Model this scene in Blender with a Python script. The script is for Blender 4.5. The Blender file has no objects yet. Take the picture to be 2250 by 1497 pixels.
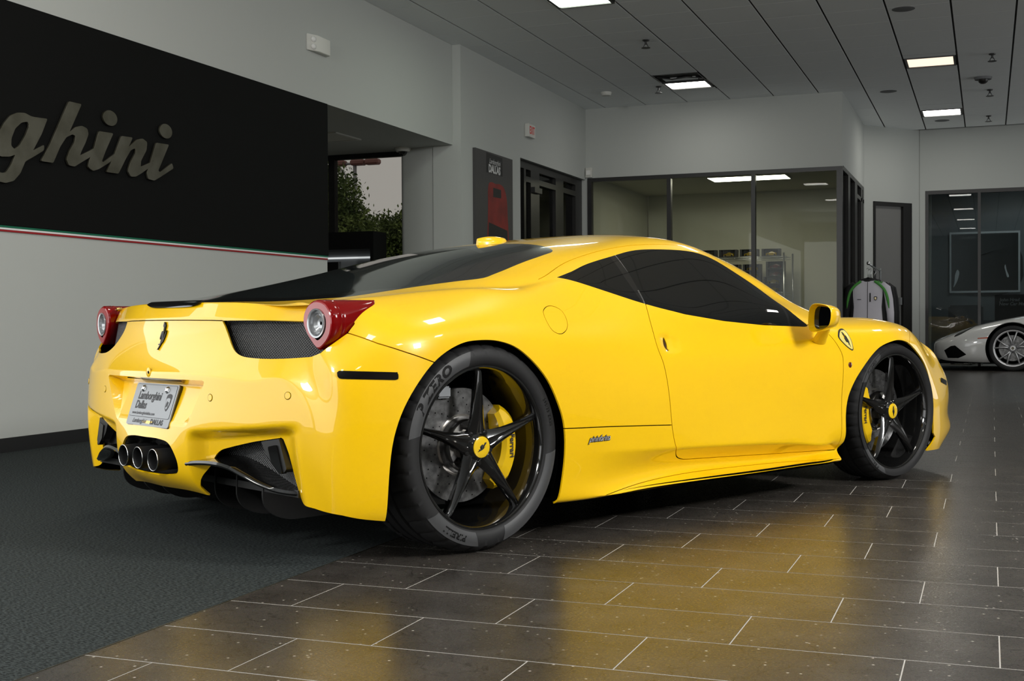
import bpy, bmesh, math, random
import numpy as np
from mathutils import Vector, Matrix

S = bpy.context.scene
COL = S.collection
PI = math.pi
random.seed(7)

# ------------------------------------------------------------------ camera
YAW, PITCH, ROLL, CAMH, FPX = 0.3662, 0.0157, -0.0061, 0.7778, 2726.4
fwd = Vector((-math.sin(YAW)*math.cos(PITCH), math.cos(YAW)*math.cos(PITCH), -math.sin(PITCH)))
rgt = Vector((math.cos(YAW), math.sin(YAW), 0))
upv = rgt.cross(fwd)
r2 = math.cos(ROLL)*rgt + math.sin(ROLL)*upv
u2 = -math.sin(ROLL)*rgt + math.cos(ROLL)*upv
cam = bpy.data.cameras.new('camera')
cam.sensor_fit = 'HORIZONTAL'; cam.sensor_width = 36.0; cam.lens = FPX/2250*36
cam.clip_start = 0.05; cam.clip_end = 300
camo = bpy.data.objects.new('camera', cam); COL.objects.link(camo)
m = Matrix((r2, u2, -fwd)).transposed().to_4x4(); m.translation = (0, 0, CAMH)
camo.matrix_world = m
S.camera = camo

# ------------------------------------------------------------------ world, lights, exposure
vs = S.view_settings
vs.view_transform = 'Standard'; vs.look = 'None'; vs.gamma = 1.0; vs.use_curve_mapping = False
vs.exposure = 0.0
w = bpy.data.worlds.new('overcast_sky'); S.world = w; w.use_nodes = True
bg = w.node_tree.nodes['Background']; bg.inputs[0].default_value = (0.80, 0.76, 0.72, 1); bg.inputs[1].default_value = 0.62

def area(name, loc, rot, sx, sy, power, color=(1, 1, 1)):
    l = bpy.data.lights.new(name, 'AREA'); l.shape = 'RECTANGLE'; l.size = sx; l.size_y = sy
    l.energy = power; l.color = color
    o = bpy.data.objects.new(name, l); COL.objects.link(o); o.location = loc; o.rotation_euler = rot
    return o
# assumed daylight emitters behind the camera and along the solid left wall, then a strobe-like key and two added fill lights
area('assumed_front_daylight', (-3.85, -6.05, 1.75), (PI/2, 0, 0), 3.3, 3.0, 70, (0.97, 0.99, 1.0))  # assumed daylight at the front opening, set from reflections on the car's rear
area('assumed_left_fill', (-5.45, -.4, 1.6), (PI/2, 0, -PI/2), 9.0, 2.6, 160, (0.97, 0.99, 1.0))  # assumed fill, no window here; set from pale reflections on the car's rear
area('far_wall_fill', (6.9, 17.0, 1.9), (PI/2, 0, PI/2), 6.5, 3.0, 85, (0.97, 0.99, 1.0))  # added fill in front of a solid wall, lifts ceiling and far walls
strobe = area('strobe_key', (4.0, 3.2, 3.4), (0, 0, 0), 1.0, 1.0, 310, (1, 0.99, 0.97))  # unseen strobe-like key light, placed from the mirror's shadow on the door
rear_fill = area('car_rear_fill', (-3.45, -2.2, 3.5), (0, 0, 0), 1.0, 1.0, 170, (1, 0.99, 0.97))  # added out of view to brighten the rear of the car
rear_fill.rotation_euler = (Vector((-2.8, 3.6, .6))-Vector((-3.45, -2.2, 3.5))).to_track_quat('-Z', 'Y').to_euler()
strobe.rotation_euler = (Vector((-1.2, 5.0, .5))-Vector((4.0, 3.2, 3.4))).to_track_quat('-Z', 'Y').to_euler()

# ------------------------------------------------------------------ materials
MAT = {}
def mat(name, color=(0.5, 0.5, 0.5), rough=0.5, metal=0.0, coat=0.0, spec=0.5, emit=None, estr=0.0, trans=0.0, coat_rough=0.03, ior=1.5, alpha=1.0):
    m = bpy.data.materials.new(name); m.use_nodes = True
    b = m.node_tree.nodes['Principled BSDF']
    b.inputs['Base Color'].default_value = (*color, 1); b.inputs['Roughness'].default_value = rough
    b.inputs['Metallic'].default_value = metal; b.inputs['Coat Weight'].default_value = coat
    b.inputs['Coat Roughness'].default_value = coat_rough; b.inputs['Specular IOR Level'].default_value = spec
    b.inputs['Transmission Weight'].default_value = trans; b.inputs['IOR'].default_value = ior
    if emit: b.inputs['Emission Color'].default_value = (*emit, 1); b.inputs['Emission Strength'].default_value = estr
    MAT[name] = m
    return m
def nodes(m): return m.node_tree.nodes, m.node_tree.links, m.node_tree.nodes['Principled BSDF']
def noise_bump(m, scale=200, strength=0.1, dist=0.002, detail=4):
    n, l, b = nodes(m)
    tc = n.new('ShaderNodeTexCoord'); t = n.new('ShaderNodeTexNoise'); t.inputs['Scale'].default_value = scale; t.inputs['Detail'].default_value = detail
    bp = n.new('ShaderNodeBump'); bp.inputs['Strength'].default_value = strength; bp.inputs['Distance'].default_value = dist
    l.new(tc.outputs['Object'], t.inputs['Vector']); l.new(t.outputs['Fac'], bp.inputs['Height']); l.new(bp.outputs[0], b.inputs['Normal'])
    return t
def noise_color(m, c1, c2, scale=8, detail=4, lo=0.35, hi=0.65, coord='Object'):
    n, l, b = nodes(m)
    tc = n.new('ShaderNodeTexCoord'); t = n.new('ShaderNodeTexNoise'); t.inputs['Scale'].default_value = scale; t.inputs['Detail'].default_value = detail
    r = n.new('ShaderNodeValToRGB'); r.color_ramp.elements[0].position = lo; r.color_ramp.elements[1].position = hi
    r.color_ramp.elements[0].color = (*c1, 1); r.color_ramp.elements[1].color = (*c2, 1)
    l.new(tc.outputs[coord], t.inputs['Vector']); l.new(t.outputs['Fac'], r.inputs['Fac']); l.new(r.outputs['Color'], b.inputs['Base Color'])
    return r

# ------------------------------------------------------------------ object helpers
def link(o, parent=None):
    COL.objects.link(o)
    if parent is not None: o.parent = parent
    return o
def meshobj(name, verts, faces, material, parent=None, smooth=False, loc=None):
    me = bpy.data.meshes.new(name); me.from_pydata([tuple(v) for v in verts], [], [tuple(f) for f in faces]); me.update()
    me.materials.append(MAT[material] if isinstance(material, str) else material)
    if smooth: me.polygons.foreach_set('use_smooth', [True]*len(me.polygons))
    o = bpy.data.objects.new(name, me); link(o, parent)
    if loc is not None: o.location = loc
    return o
def bmobj(name, bm, material, parent=None, smooth=None, loc=None):
    bmesh.ops.recalc_face_normals(bm, faces=bm.faces)
    me = bpy.data.meshes.new(name); bm.to_mesh(me); bm.free()
    for mm in (material if isinstance(material, (list, tuple)) else [material]): me.materials.append(MAT[mm] if isinstance(mm, str) else mm)
    o = bpy.data.objects.new(name, me); link(o, parent)
    if smooth is not None: shade(o, smooth)
    if loc is not None: o.location = loc
    return o
def shade(o, angle):
    me = o.data
    me.polygons.foreach_set('use_smooth', [True]*len(me.polygons))
    me.set_sharp_from_angle(angle=math.radians(angle))
def tag(o, label=None, cat=None, group=None, kind=None):
    if label: o['label'] = label
    if cat: o['category'] = cat
    if group: o['group'] = group
    if kind: o['kind'] = kind
    return o
def empty(name, loc=(0, 0, 0), rz=0.0, parent=None):
    o = bpy.data.objects.new(name, None); o.empty_display_size = 0.1; link(o, parent); o.location = loc; o.rotation_euler = (0, 0, rz)
    return o
def copy_tree(o, parent=None):
    c = o.copy(); COL.objects.link(c); c.parent = parent
    for ch in list(o.children): copy_tree(ch, c)
    return c
def bx(bm, x0, x1, y0, y1, z0, z1, mi=0):
    vs_ = [bm.verts.new((x, y, z)) for x in (x0, x1) for y in (y0, y1) for z in (z0, z1)]
    for f in ((0, 1, 3, 2), (4, 6, 7, 5), (0, 4, 5, 1), (2, 3, 7, 6), (0, 2, 6, 4), (1, 5, 7, 3)):
        fc = bm.faces.new([vs_[i] for i in f]); fc.material_index = mi
    return vs_
def box(name, x0, x1, y0, y1, z0, z1, material, parent=None, bevel=0.0, seg=1):
    bm = bmesh.new(); bx(bm, x0, x1, y0, y1, z0, z1)
    if bevel: bmesh.ops.bevel(bm, geom=bm.edges[:], offset=bevel, segments=seg, affect='EDGES', profile=0.5)
    o = bmobj(name, bm, material, parent)
    if bevel and seg > 1: shade(o, 40)
    return o
def prism(bm, poly, axis, a, b, mi=0):
    """poly: 2D list; axis 'x': (y,z) extruded along x from a to b, 'y': (x,z), 'z': (x,y)"""
    def P(p, t):
        return {'x': (t, p[0], p[1]), 'y': (p[0], t, p[1]), 'z': (p[0], p[1], t)}[axis]
    A = [bm.verts.new(P(p, a)) for p in poly]; B = [bm.verts.new(P(p, b)) for p in poly]
    n = len(poly); fs = [bm.faces.new(A), bm.faces.new(list(reversed(B)))]
    for i in range(n): fs.append(bm.faces.new((A[i], B[i], B[(i+1) % n], A[(i+1) % n])))
    for f in fs: f.material_index = mi
    return fs
def tube(bm, pts, r, seg=8, closed=False, mi=0, cap=True):
    pts = [Vector(p) for p in pts]; n = len(pts); rings = []
    rs = r if isinstance(r, (list, tuple)) else [r]*n
    up = None
    for i, p in enumerate(pts):
        if closed: t = (pts[(i+1) % n]-pts[i-1]).normalized()
        else: t = (pts[min(i+1, n-1)]-pts[max(i-1, 0)]).normalized()
        if up is None:
            up = Vector((0, 0, 1)) if abs(t.z) < 0.9 else Vector((1, 0, 0))
        u = (up-t*up.dot(t)).normalized(); v = t.cross(u); up = u
        rings.append([bm.verts.new(p+rs[i]*(math.cos(2*PI*k/seg)*u+math.sin(2*PI*k/seg)*v)) for k in range(seg)])
    for i in range(n if closed else n-1):
        a, b = rings[i], rings[(i+1) % n]
        for k in range(seg):
            f = bm.faces.new((a[k], a[(k+1) % seg], b[(k+1) % seg], b[k])); f.material_index = mi; f.smooth = True
    if cap and not closed:
        f = bm.faces.new(list(reversed(rings[0]))); f.material_index = mi
        f = bm.faces.new(rings[-1]); f.material_index = mi
def lathe(bm, prof, seg=64, axis='y', closed=False, mi=0):
    """prof: (r, t) pairs, revolved about the axis through the origin"""
    R = []
    for (r, t) in prof:
        ring = []
        for k in range(seg):
            a = 2*PI*k/seg; c, s = r*math.cos(a), r*math.sin(a)
            ring.append(bm.verts.new({'y': (c, t, s), 'x': (t, c, s), 'z': (c, s, t)}[axis]))
        R.append(ring)
    n = len(R)
    for i in range(n if closed else n-1):
        a, b = R[i], R[(i+1) % n]
        for k in range(seg):
            f = bm.faces.new((a[k], a[(k+1) % seg], b[(k+1) % seg], b[k])); f.material_index = mi
    return R
def crv(pts, n=8, closed=False):
    """centripetal-ish Catmull-Rom through points"""
    P = [np.array(p, float) for p in pts]; out = []
    N = len(P)
    for i in range(N if closed else N-1):
        p1, p2 = P[i], P[(i+1) % N]
        p0 = P[i-1] if (closed or i > 0) else 2*p1-p2
        p3 = P[(i+2) % N] if (closed or i+2 < N) else 2*p2-p1
        d1 = max(np.linalg.norm(p1-p0), 1e-6)**.5; d2 = max(np.linalg.norm(p2-p1), 1e-6)**.5; d3 = max(np.linalg.norm(p3-p2), 1e-6)**.5
        m1 = (p2-p1)+d2*((p1-p0)/d1-(p2-p0)/(d1+d2)); m2 = (p2-p1)+d2*((p3-p2)/d3-(p3-p1)/(d2+d3))
        for k in range(n):
            t = k/n; h = t*t*(3-2*t)
            out.append((2*t**3-3*t*t+1)*p1+(t**3-2*t*t+t)*m1+h*p2+(t**3-t*t)*m2)
    if not closed: out.append(P[-1])
    return [tuple(p) for p in out]
def rounded(poly, r, n=5):
    """round the corners of a 2D polygon; r a number or list"""
    out = []; N = len(poly)
    for i in range(N):
        p = np.array(poly[i], float); a = np.array(poly[i-1], float)-p; b = np.array(poly[(i+1) % N], float)-p
        la, lb = np.linalg.norm(a), np.linalg.norm(b); rr = r[i] if isinstance(r, (list, tuple)) else r
        d = min(rr, la*.49, lb*.49); A = p+a/la*d; B = p+b/lb*d
        for k in range(n+1):
            t = k/n; out.append(tuple((1-t)**2*A+2*t*(1-t)*p+t*t*B))
    return out
def text_mesh(body, size=1.0, extrude=0.0, shear=0.0, res=4, spacing=1.0, offset=0.0):
    """2D text as (verts, faces), centred; uses Blender's built-in font"""
    cu = bpy.data.curves.new('t', 'FONT'); cu.body = body; cu.size = size; cu.extrude = extrude; cu.shear = shear
    cu.align_x = 'CENTER'; cu.align_y = 'CENTER'; cu.resolution_u = res; cu.space_character = spacing; cu.offset = offset
    o = bpy.data.objects.new('t', cu); COL.objects.link(o)
    dg = bpy.context.evaluated_depsgraph_get(); dg.update()
    ev = o.evaluated_get(dg); me = ev.to_mesh()
    V = [tuple(v.co) for v in me.vertices]; F = [tuple(p.vertices) for p in me.polygons]
    ev.to_mesh_clear(); bpy.data.objects.remove(o); bpy.data.curves.remove(cu)
    return V, F
# ================================================================== the showroom
XL, XP, ZC, YB, XO, YG = -5.554, -5.455, 3.846, 17.26, -1.83, 21.37     # left wall, far left wall, ceiling, office front, office side, far glass wall
mat('wall_paint', (.465, .485, .465), .85, spec=.25); noise_bump(MAT['wall_paint'], 260, .05, .001)
mat('office_paint', (.56, .55, .46), .85, spec=.25)
mat('panel_black', (.0045, .0048, .0046), .8, spec=.12); mat('base_black', (.008, .008, .008), .35)
mat('frame_black', (.010, .0095, .009), .35); mat('brushed_brass', (.26, .255, .20), .34, .75)
noise_color(MAT['brushed_brass'], (.075, .071, .050), (.12, .115, .088), 6)
mat('flag_green', (.0, .14, .07), .6); mat('flag_white', (.75, .75, .75), .6); mat('flag_red', (.30, .004, .008), .6)
mat('ceil_tile', (.88, .91, .92), .9, spec=.2); noise_bump(MAT['ceil_tile'], 120, .15, .002)
mat('ceil_dark', (.012, .011, .010), .8); mat('white_plastic', (.62, .62, .58), .45); mat('dark_metal', (.05, .05, .05), .4, .6); mat('steel', (.55, .56, .57), .28, 1.0)
mat('grout', (.42, .40, .37), .8)
# floor tile: dark brown stone with pale flecks and fine dark veins
tm = mat('stone_tile', (.05, .045, .04), .2, spec=.5)
n, l, b = nodes(tm)
geo = n.new('ShaderNodeNewGeometry'); oi = n.new('ShaderNodeObjectInfo')
n1 = n.new('ShaderNodeTexNoise'); n1.inputs['Scale'].default_value = 5; n1.inputs['Detail'].default_value = 6
n2 = n.new('ShaderNodeTexNoise'); n2.inputs['Scale'].default_value = 150; n2.inputs['Detail'].default_value = 3
r1 = n.new('ShaderNodeValToRGB'); r1.color_ramp.elements[0].position = .3; r1.color_ramp.elements[1].position = .7
r1.color_ramp.elements[0].color = (.040, .035, .030, 1); r1.color_ramp.elements[1].color = (.068, .060, .052, 1)
vo = n.new('ShaderNodeTexVoronoi'); vo.inputs['Scale'].default_value = 30; vo.feature = 'F1'; vo.inputs['Randomness'].default_value = 1
vr = n.new('ShaderNodeValToRGB'); vr.color_ramp.elements[0].position = .07; vr.color_ramp.elements[1].position = .13
vr.color_ramp.elements[0].color = (1, 1, 1, 1); vr.color_ramp.elements[1].color = (0, 0, 0, 1)
ve = n.new('ShaderNodeTexVoronoi'); ve.inputs['Scale'].default_value = 9; ve.feature = 'DISTANCE_TO_EDGE'
nw = n.new('ShaderNodeTexNoise'); nw.inputs['Scale'].default_value = 14
mixv = n.new('ShaderNodeVectorMath'); mixv.operation = 'ADD'; sc3 = n.new('ShaderNodeVectorMath'); sc3.operation = 'SCALE'; sc3.inputs['Scale'].default_value = .12
er = n.new('ShaderNodeValToRGB'); er.color_ramp.elements[0].position = .0; er.color_ramp.elements[1].position = .02; er.color_ramp.elements[0].color = (.25, .25, .25, 1); er.color_ramp.elements[1].color = (1, 1, 1, 1)
for q in (n1, n2, vo, nw): l.new(geo.outputs['Position'], q.inputs['Vector'])
l.new(nw.outputs['Color'], sc3.inputs[0]); l.new(geo.outputs['Position'], mixv.inputs[0]); l.new(sc3.outputs[0], mixv.inputs[1]); l.new(mixv.outputs[0], ve.inputs['Vector'])
l.new(n1.outputs['Fac'], r1.inputs['Fac']); l.new(vo.outputs['Distance'], vr.inputs['Fac']); l.new(ve.outputs['Distance'], er.inputs['Fac'])
m1 = n.new('ShaderNodeMix'); m1.data_type = 'RGBA'; m1.blend_type = 'MULTIPLY'; m1.inputs['Factor'].default_value = .8; l.new(r1.outputs['Color'], m1.inputs['A']); l.new(er.outputs['Color'], m1.inputs['B'])
m2 = n.new('ShaderNodeMix'); m2.data_type = 'RGBA'; sepc = n.new('ShaderNodeSeparateColor'); l.new(vo.outputs['Color'], sepc.inputs[0]); gt = n.new('ShaderNodeMath'); gt.operation = 'GREATER_THAN'; gt.inputs[1].default_value = .45; l.new(sepc.outputs[0], gt.inputs[0]); mu = n.new('ShaderNodeMath'); mu.operation = 'MULTIPLY'; l.new(gt.outputs[0], mu.inputs[0]); l.new(vr.outputs['Color'], mu.inputs[1]); l.new(mu.outputs[0], m2.inputs['Factor']); l.new(m1.outputs['Result'], m2.inputs['A']); m2.inputs['B'].default_value = (.50, .46, .40, 1)
m3 = n.new('ShaderNodeMix'); m3.data_type = 'RGBA'; m3.blend_type = 'MULTIPLY'; m3.inputs['Factor'].default_value = .35; l.new(m2.outputs['Result'], m3.inputs['A']); l.new(n2.outputs['Color'], m3.inputs['B'])
l.new(m3.outputs['Result'], b.inputs['Base Color'])
rr_ = n.new('ShaderNodeMapRange'); rr_.inputs['From Min'].default_value = .3; rr_.inputs['From Max'].default_value = .7; rr_.inputs['To Min'].default_value = .24; rr_.inputs['To Max'].default_value = .34
l.new(n2.outputs['Fac'], rr_.inputs['Value']); l.new(rr_.outputs[0], b.inputs['Roughness'])
bp = n.new('ShaderNodeBump'); bp.inputs['Strength'].default_value = .05; bp.inputs['Distance'].default_value = .0006; l.new(n2.outputs['Fac'], bp.inputs['Height']); l.new(bp.outputs[0], b.inputs['Normal'])
# carpet: dark green-grey loop weave
cm = mat('carpet_weave', (.02, .024, .023), .95, spec=.15)
n, l, b = nodes(cm)
geo = n.new('ShaderNodeNewGeometry'); mp = n.new('ShaderNodeMapping'); mp.inputs['Rotation'].default_value = (0, 0, .25); mp.inputs['Scale'].default_value = (85, 300, 1)
c1 = n.new('ShaderNodeTexNoise'); c1.inputs['Scale'].default_value = 1.0; c1.inputs['Detail'].default_value = 2
c2 = n.new('ShaderNodeTexNoise'); c2.inputs['Scale'].default_value = 1.2; c2.inputs['Detail'].default_value = 3
cr1 = n.new('ShaderNodeValToRGB'); cr1.color_ramp.elements[0].position = .42; cr1.color_ramp.elements[1].position = .60; cr1.color_ramp.elements[0].color = (.005, .0065, .0065, 1); cr1.color_ramp.elements[1].color = (.047, .057, .056, 1)
l.new(geo.outputs['Position'], mp.inputs['Vector']); l.new(mp.outputs[0], c1.inputs['Vector']); l.new(geo.outputs['Position'], c2.inputs['Vector']); l.new(c1.outputs['Fac'], cr1.inputs['Fac']); l.new(cr1.outputs['Color'], b.inputs['Base Color'])
bp = n.new('ShaderNodeBump'); bp.inputs['Strength'].default_value = .5; bp.inputs['Distance'].default_value = .003; l.new(c1.outputs['Fac'], bp.inputs['Height']); l.new(bp.outputs[0], b.inputs['Normal'])
# thin glass: see-through with a Fresnel reflection
def glass_mat(name, tint, refl=1.0):
    m = bpy.data.materials.new(name); m.use_nodes = True; nt = m.node_tree; nt.nodes.clear()
    o = nt.nodes.new('ShaderNodeOutputMaterial'); t = nt.nodes.new('ShaderNodeBsdfTransparent'); g = nt.nodes.new('ShaderNodeBsdfGlossy'); f = nt.nodes.new('ShaderNodeFresnel'); mx = nt.nodes.new('ShaderNodeMixShader')
    t.inputs[0].default_value = (*tint, 1); g.inputs['Roughness'].default_value = .0; g.inputs[0].default_value = (refl, refl, refl, 1); f.inputs['IOR'].default_value = 1.5
    nt.links.new(f.outputs[0], mx.inputs[0]); nt.links.new(t.outputs[0], mx.inputs[1]); nt.links.new(g.outputs[0], mx.inputs[2]); nt.links.new(mx.outputs[0], o.inputs[0])
    MAT[name] = m
glass_mat('pane_clear', (.90, .92, .88), .25); glass_mat('pane_dark', (.66, .70, .71), .5); glass_mat('pane_out', (.82, .82, .80), .6)

# ---- floor and tiles
floor = box('floor', -9.2, 7, -6.2, 25, -.12, -.0004, 'grout'); tag(floor, kind='structure')
TP, TL, TS, TY0, TX0 = .3005, .6037, .2021, 3.85, .0283
tile_me = {}; far_v, far_f = [], []
def tile_mesh(lx, ly):
    key = (round(lx, 4), round(ly, 4))
    if key not in tile_me:
        bm = bmesh.new(); bx(bm, -lx/2, lx/2, -ly/2, ly/2, -.008, 0)
        bmesh.ops.bevel(bm, geom=[e for e in bm.edges if all(v.co.z > -.001 for v in e.verts)], offset=.0005, segments=1, affect='EDGES')
        bmesh.ops.delete(bm, geom=[f for f in bm.faces if f.normal.z < -.5], context='FACES')
        me = bpy.data.meshes.new('tile'); bm.to_mesh(me); bm.free(); me.materials.append(MAT['stone_tile']); tile_me[key] = me
    return tile_me[key]
XC = -1.978
for k in range(-33, 59):
    y0, y1 = TY0+TP*k+.0018, TY0+TP*(k+1)-.0018
    j0 = (TX0+TS*k) % TL - 6*TL
    for c in range(0, 20):
        x0, x1 = j0+c*TL+.0014, j0+(c+1)*TL-.0014
        if x1 < XC+.01 or x0 > 6.9: continue
        x0 = max(x0, XC)
        if 1.2 < y0 < 8.9 and x0 < 1.1:
            o = bpy.data.objects.new('tile', tile_mesh(x1-x0, y1-y0)); link(o, floor); o.location = ((x0+x1)/2, (y0+y1)/2, 0)
        else:
            i = len(far_v); far_v += [(x0, y0, 0), (x1, y0, 0), (x1, y1, 0), (x0, y1, 0)]; far_f.append((i, i+1, i+2, i+3))
tag(meshobj('tile_field', far_v, far_f, 'stone_tile', floor), kind='stuff')
tag(box('carpet', XL+.0005, XC-.004, -6.1, 12.6, -.0003, .0010, 'carpet_weave'), 'dark green-grey woven carpet beside the brown floor tiles', 'carpet')
tag(box('carpet', XP+.001, XC-.004, 12.69, 21.19, -.0003, .0010, 'carpet_weave'), 'dark green-grey carpet running into the glazed office', 'carpet')
tag(box('carpet_edging', XC-.0035, XC-.0005, -6.1, 12.6, -.0003, .0012, 'brushed_brass'), 'thin brass strip where the carpet meets the floor tiles', 'edging strip')

# ---- walls
def poly_wall(name, poly, axis, a, b, material='wall_paint'):
    bm = bmesh.new(); prism(bm, poly, axis, a, b); o = bmobj(name, bm, material); tag(o, kind='structure'); return o
ZS, YE, YJ, YD0, ZD = 2.74, 9.85, 12.68, 14.55, 2.82
poly_wall('wall_left', [(-6.2, 0), (YE, 0), (YE, ZS), (YJ, ZS), (YJ, ZC+.1), (-6.2, ZC+.1)], 'x', XL-.24, XL)
poly_wall('wall_left_far', [(YJ, 0), (YD0, 0), (YD0, ZD), (YB, ZD), (YB+.08, ZD), (YB+.08, ZC+.1), (YJ, ZC+.1)], 'x', XL-.24, XP)
tag(box('wall_pilaster', -5.797, XL-.241, YJ, 12.90, 0, ZS+.0, 'wall_paint'), kind='structure')
# rounded grey column by the window
bm = bmesh.new(); prism(bm, rounded([(-6.245, 12.90), (-6.245, 12.76), (-6.09, 12.74), (-5.798, 12.69), (-5.798, 13.1), (-6.245, 13.1)], [.02, .06, .06, .01, .01, .01], 6), 'z', 0, ZS)
o = bmobj('wall_column', bm, 'wall_paint', smooth=30); tag(o, kind='structure')
tag(box('wall_alcove_left', -9.2, -9.1, 9.0, 13.1, 0, ZS, 'wall_paint'), kind='structure')
tag(box('wall_alcove_near', -9.1, XL-.24, YE-.9, YE-.8, 0, ZS, 'wall_paint'), kind='structure')
tag(box('ceiling_alcove', -9.2, XL-.24, YE-.9, 13.1, ZS, ZS+.1, 'wall_paint'), kind='structure')
tag(box('baseboard_left', XL, XL+.014, -6.2, YE, 0, .088, 'base_black'), kind='structure')
tag(box('wall_back_upper', XL, XO, YB, YB+.15, 2.84, ZC+.1, 'wall_paint'), kind='structure')
tag(box('wall_office_side', XO-.1, XO, YB+.15, 20.39, 2.86, ZC+.1, 'wall_paint'), kind='structure')
tag(box('wall_jamb', XL-.1, XP+.035, YB-.02, YB+.1, 0, 2.84, 'wall_paint'), kind='structure')
A, B = np.array([-1.83, 20.385]), np.array([-1.04, 21.385])
du = (B-A)/np.linalg.norm(B-A); dn = np.array([-du[1], du[0]])*-1   # dn points into the room
LD = np.linalg.norm(B-A)
dg_root = empty('wall_diagonal', (A[0], A[1], 0), math.atan2(du[1], du[0])); tag(dg_root, kind='structure')
def dgbox(name, s0, s1, n0, n1, z0, z1, m, parent=dg_root): return box(name, s0, s1, n0, n1, z0, z1, m, parent)
D0, D1 = .157*LD, .83*LD
dgbox('wall_panel', -.02, D0, 0, .12, 0, ZC+.1, 'wall_paint'); dgbox('wall_panel', D1, LD+.02, 0, .12, 0, ZC+.1, 'wall_paint'); dgbox('wall_panel', D0, D1, 0, .12, 2.65, ZC+.1, 'wall_paint')
tag(box('wall_far_upper', -1.04, 7, YG, YG+.12, 2.86, ZC+.1, 'wall_paint'), kind='structure')
tag(box('wall_far_pier', -1.04, -.955, YG, YG+.12, 0, 2.86, 'wall_paint'), kind='structure')
tag(box('wall_right', 7, 7.1, -6.2, 25, 0, ZC+.1, 'wall_paint'), kind='structure')
# shop front behind the camera: wall with one assumed opening for daylight, no glass
for i, (x0, x1, z0, z1) in enumerate([(-2.15, 7.1, 0, ZC+.1), (-5.8, -2.15, 3.3, ZC+.1), (-5.8, -2.15, 0, .2)]):
    tag(box('wall_front', x0, x1, -6.3, -6.2, z0, z1, 'wall_paint'), kind='structure')
# rooms behind the glass
tag(box('wall_office_back', XL, XO-.1, 21.2, 21.3, 0, 3.0, 'office_paint'), kind='structure')
tag(box('wall_office_left', XL-.15, XL-.02, YB+.1, 21.3, 0, 3.0, 'office_paint'), kind='structure')
tag(box('ceiling_office', XL-.1, XO-.1, YB+.15, 21.3, 2.95, 3.05, 'office_paint'), kind='structure')
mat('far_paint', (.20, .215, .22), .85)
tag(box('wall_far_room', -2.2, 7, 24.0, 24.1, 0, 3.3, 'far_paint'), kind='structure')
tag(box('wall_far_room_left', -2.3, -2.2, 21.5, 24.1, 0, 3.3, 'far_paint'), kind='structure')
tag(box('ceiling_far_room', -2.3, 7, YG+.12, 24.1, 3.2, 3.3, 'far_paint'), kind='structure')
tag(box('wall_side_room', -6.7, -6.6, 14.3, 18.5, 0, 3.0, 'office_paint'), kind='structure')
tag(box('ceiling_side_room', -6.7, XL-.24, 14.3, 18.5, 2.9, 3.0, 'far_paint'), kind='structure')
tag(box('wall_side_room_far', -6.7, XL-.1, 18.4, 18.5, 0, 3.0, 'office_paint'), kind='structure')
# closed corridor behind the diagonal door
tag(box('wall_passage', -2.4, -.9, 22.3, 22.4, 0, 3.0, 'wall_paint'), kind='structure')

# ---- ceiling with tiles, lights, fittings
ceil = box('ceiling', XL-.3, 7.1, -6.3, 21.5, ZC+.016, ZC+.12, 'ceil_dark'); tag(ceil, kind='structure')
LX = [-.939+.602*k for k in range(-9, 14)]
PY = .602; LY0 = 11.60
lights_at = {}
def ceiling_tile_ok(x, y):
    return (round((x-LX[0])/.602), round((y-LY0)/PY)) not in lights_at
FIX = [(-3.949+.602*0+.0, 11.0), (-3.949, 15.6), (-.939, 15.4), (-.939, 19.35)]
ct = {}
cv, cf = [], []
fixcells = [(-3.949, 10.93, 11.60), (-3.949, 15.20, 16.24), (-.939, 15.40, 15.99), (-.939, 19.31, 19.92)]
near = [(x, y, y+.60) for x in (-3.949, -.939, 2.071) for y in (-2.6, 1.4, 5.4)] + [(2.071, 9.4, 10.0), (2.071, 13.4, 14.0), (-.939, 9.6, 10.2), (2.071, 17.4, 18.0)]  # assumed panels outside the view, added for light; highlights on the car suggest them
def infix(x0, x1, y0, y1):
    return any(x0 < fx+.5 and x1 > fx+.1 and y0 < fy1-.02 and y1 > fy0+.02 for fx, fy0, fy1 in fixcells+near)
for xi in LX:
    for k in range(-30, 18):
        y0, y1 = LY0+PY*k, LY0+PY*(k+1)
        x0, x1 = max(xi+.010, XL+.002), min(xi+.602-.010, 6.99)
        if y1 > YG-.01: continue
        if x1 < XL+.05 or x0 > 6.9: continue
        if infix(x0, x1, y0, y1):
            continue
        if y0 > 9.6 and xi < 1.2:
            key = round(x1-x0, 3)
            if key not in ct:
                bm = bmesh.new(); bx(bm, -(x1-x0)/2, (x1-x0)/2, -PY/2+.003, PY/2-.003, 0, .012)
                bmesh.ops.bevel(bm, geom=[e for e in bm.edges if all(v.co.z < .001 for v in e.verts)], offset=.0008, segments=1, affect='EDGES')
                me = bpy.data.meshes.new('ceiling_tile'); bmesh.ops.recalc_face_normals(bm, faces=bm.faces); bm.to_mesh(me); bm.free(); me.materials.append(MAT['ceil_tile']); ct[key] = me
            o = bpy.data.objects.new('ceiling_tile', ct[key]); link(o, ceil); o.location = ((x0+x1)/2, (y0+y1)/2, ZC)
        else:
            i = len(cv); cv += [(x0, y0+.003, ZC), (x0, y1-.003, ZC), (x1, y1-.003, ZC), (x1, y0+.003, ZC)]; cf.append((i, i+1, i+2, i+3))
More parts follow.
